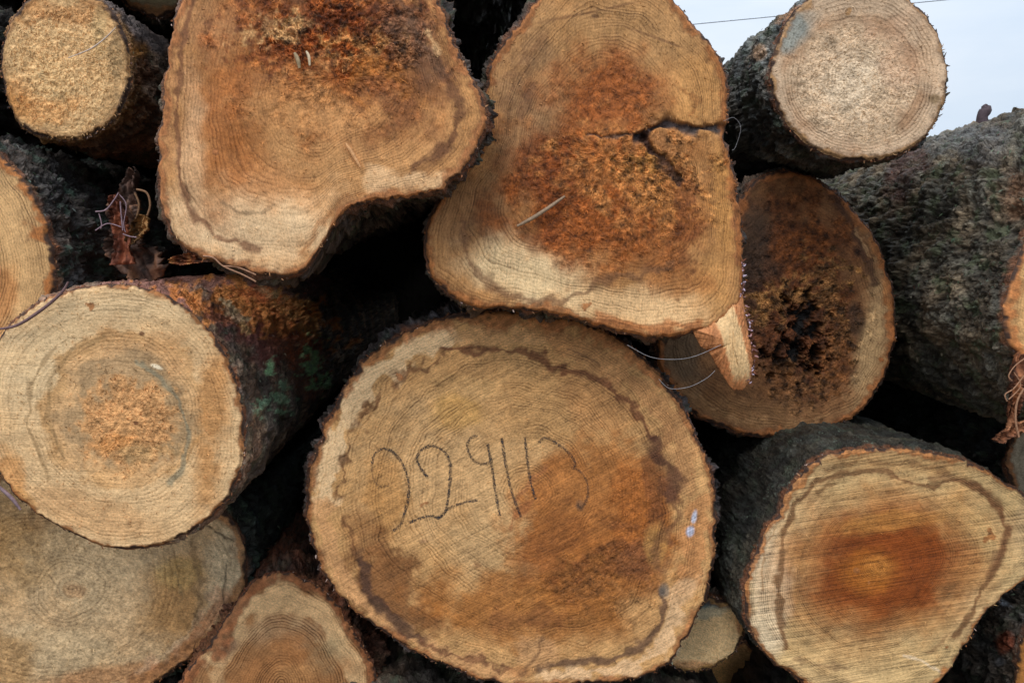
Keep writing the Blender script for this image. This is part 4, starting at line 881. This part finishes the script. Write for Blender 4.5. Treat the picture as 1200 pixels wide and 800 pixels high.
# hanging torn bark below the cut of the thick log
def strip(name, ctrl, wid, Y, col, parent, org, seed, thick=.004, label=None, cat=None, streakcol=None):
    """a torn strip of bark: bent plank with ragged edges; ctrl (px, py, depth)"""
    c = px_curve(ctrl, Y, 16); n = len(c); rr = np.random.default_rng(seed); cols = 17
    V = []; Cc = []
    for i, p_ in enumerate(c):
        d = (c[min(i + 1, n - 1)] - c[max(i - 1, 0)]).normalized(); sdv = d.cross(Vector((0, -1, 0))).normalized(); nv = sdv.cross(d)
        u_ = i / (n - 1); w_ = wid * (np.interp(u_, np.linspace(0, 1, len(WID)), WID) if (WID := strip.w) is not None else 1)
        for k_ in range(cols):
            a_ = k_ / (cols - 1) - .5
            edge_ = 1 + (.09 * rr.standard_normal() + .12 * float(smp(u_ * 5, seed * 3.3 + (a_ > 0)))) * (abs(a_) > .3)
            V.append(p_ + sdv * (a_ * w_ * edge_) + nv * (thick * 2.5 * (a_ * a_ * 4 - .4) + .0012 * rr.standard_normal() + wid * .12 * float(smp(u_ * 7 + seed, a_ * 5))))
    V = np.array([list(v) for v in V]); F = grid_faces(cols, n, False)
    nz = np.array([0, 1, 0]) * thick
    V2 = V + nz; nv_ = len(V)
    F2 = F[:, ::-1] + nv_
    # sides
    ring = [i * cols for i in range(n)] + [(n - 1) * cols + k_ for k_ in range(1, cols)] + [i * cols + cols - 1 for i in range(n - 2, -1, -1)] + [k_ for k_ in range(cols - 2, 0, -1)]
    F3 = np.array([[ring[i], ring[(i + 1) % len(ring)], ring[(i + 1) % len(ring)] + nv_, ring[i] + nv_] for i in range(len(ring))])
    st_ = fbm(V[:, 0] * 60, V[:, 2] * 14, 1.0, 3, seed)
    Cc = lin(col) * np.clip(1 + .45 * st_ + .3 * fbm(V[:, 0] * 200, V[:, 2] * 200, 1.0, 3, seed + 1), .25, 2)[:, None]
    if streakcol is not None:
        m_ = ss(.4, 1.2, st_)[:, None]; Cc = Cc * (1 - m_) + lin(streakcol) * m_
    o = mesh_obj(name, np.concatenate([V, V2]), np.concatenate([F, F2, F3]), FIBRE, parent, colors=np.concatenate([Cc, Cc * .8]), org=org if org is not None else V.mean(0))
    if label: tag(o, label, cat)
    return o
strip.w = [1, 1, 1]
fr, fo = Fb['root'], Fb['org']
strip.w = [.6, 1.2, 1, .8, .5, .2]
strip('torn_bark', [(1196, 415, 0), (1192, 440, -.01), (1190, 458, -.01), (1186, 480, -.005), (1186, 496, 0)], .020, 1.10, (92, 56, 38), fr, fo, 3, streakcol=(150, 96, 62))
strip.w = [.3, .5, .7, 1.2, 1.3, .5]
strip('torn_bark', [(1186, 470, 0), (1187, 486, 0), (1184, 500, 0), (1180, 508, 0), (1172, 513, 0), (1166, 516, 0)], .009, 1.09, (128, 82, 56), fr, fo, 4, streakcol=(176, 124, 90))
strip.w = [.6, 1, 1.1, .8]
strip('torn_bark', [(1178, 508, 0), (1192, 500, 0), (1206, 498, 0), (1222, 490, .01)], .013, 1.09, (122, 78, 54), fr, fo, 5, streakcol=(168, 118, 84))
for i, (c_, w_) in enumerate((([(1200, 440), (1188, 455), (1178, 462), (1180, 470)], .0009), ([(1204, 418), (1190, 428), (1182, 440), (1186, 446)], .0008), ([(1200, 455), (1192, 470), (1190, 492), (1194, 512)], .0014), ([(1188, 436), (1196, 452), (1182, 468)], .0008))):
    tube('bast_strand', px_curve(c_, 1.08, 6), w_, FIBRE, fr, fo, 5, (146, 108, 82))

# torn root-like stub standing in the gap beside the mossy log
strip.w = [.15, .45, .7, .9, 1.0, 1.3]
ro = at(152, 300, 1.18)
rt = empty('torn_bark_slab', ro, 'upright slab of torn brown bark with frayed lilac bast, in the gap between mossy log and heart-shaped log', 'bark slab')
strip('slab', [(157, 200, .03), (152, 224, .02), (148, 250, .01), (150, 275, 0), (158, 300, 0), (176, 330, -.01)], .052, 1.20, (84, 62, 52), rt, ro, 11, .006, streakcol=(120, 84, 62))
strip.w = [.5, 1, .9, .5]
strip('slab', [(168, 252, 0), (166, 264, 0), (160, 272, 0), (150, 285, 0)], .022, 1.17, (118, 84, 48), rt, ro, 12, .004, streakcol=(150, 110, 66))
strip.w = [.3, .8, 1, 1]
strip('slab', [(133, 228, 0), (138, 246, 0), (142, 270, 0), (146, 310, 0)], .026, 1.17, (96, 52, 36), rt, ro, 13, .004, streakcol=(134, 76, 50))
for i, (c_, w_) in enumerate((([(112, 248), (124, 246), (134, 234), (139, 226)], .0016), ([(116, 250), (119, 262), (118, 268)], .0013), ([(112, 270), (126, 262), (142, 266)], .0012), ([(141, 236), (142, 250), (144, 270)], .0016), ([(144, 274), (152, 277), (160, 278)], .0014), ([(140, 228), (148, 240), (145, 262), (147, 272)], .0011))):
    tube('bast_strand', px_curve(c_, 1.155, 6), w_ * .6, FIBRE, rt, ro, 5, (134, 112, 120))
for c_ in ([(160, 222), (172, 226), (176, 240), (172, 254), (166, 262)], [(158, 226), (163, 240), (160, 256)]):
    tube('bast_strand', px_curve(c_, 1.19, 6), .0016, FIBRE, rt, ro, 5, (124, 92, 66))
# shred of bark under the heart-shaped log
strip.w = [.3, 1, .8, .9, .3]
tag(strip('bark_shred', [(198, 306, .0), (212, 304, 0), (228, 303, 0), (244, 300, 0), (252, 296, 0)], .013, 1.06, (116, 66, 40), None, at(225, 303, 1.06), 21, .003, streakcol=(168, 116, 72)), 'reddish brown bark shred wedged under the heart-shaped log', 'bark shred')
for c_ in ([(238, 300), (250, 302), (262, 312), (285, 322), (300, 330)], [(262, 312), (278, 313), (300, 322)]):
    tag(tube('bast_strand', px_curve(c_, 1.05, 6), .0011, FIBRE, org=at(*c_[0], 1.05), sides=5, col=(150, 112, 88)), 'thin brown bast strand trailing from the shred across the wet bark' if len(c_) == 5 else 'shorter bast strand branching off beside the longer one on the wet bark', 'fibre')
# loose bark lump hanging at the top of the round pinkish log
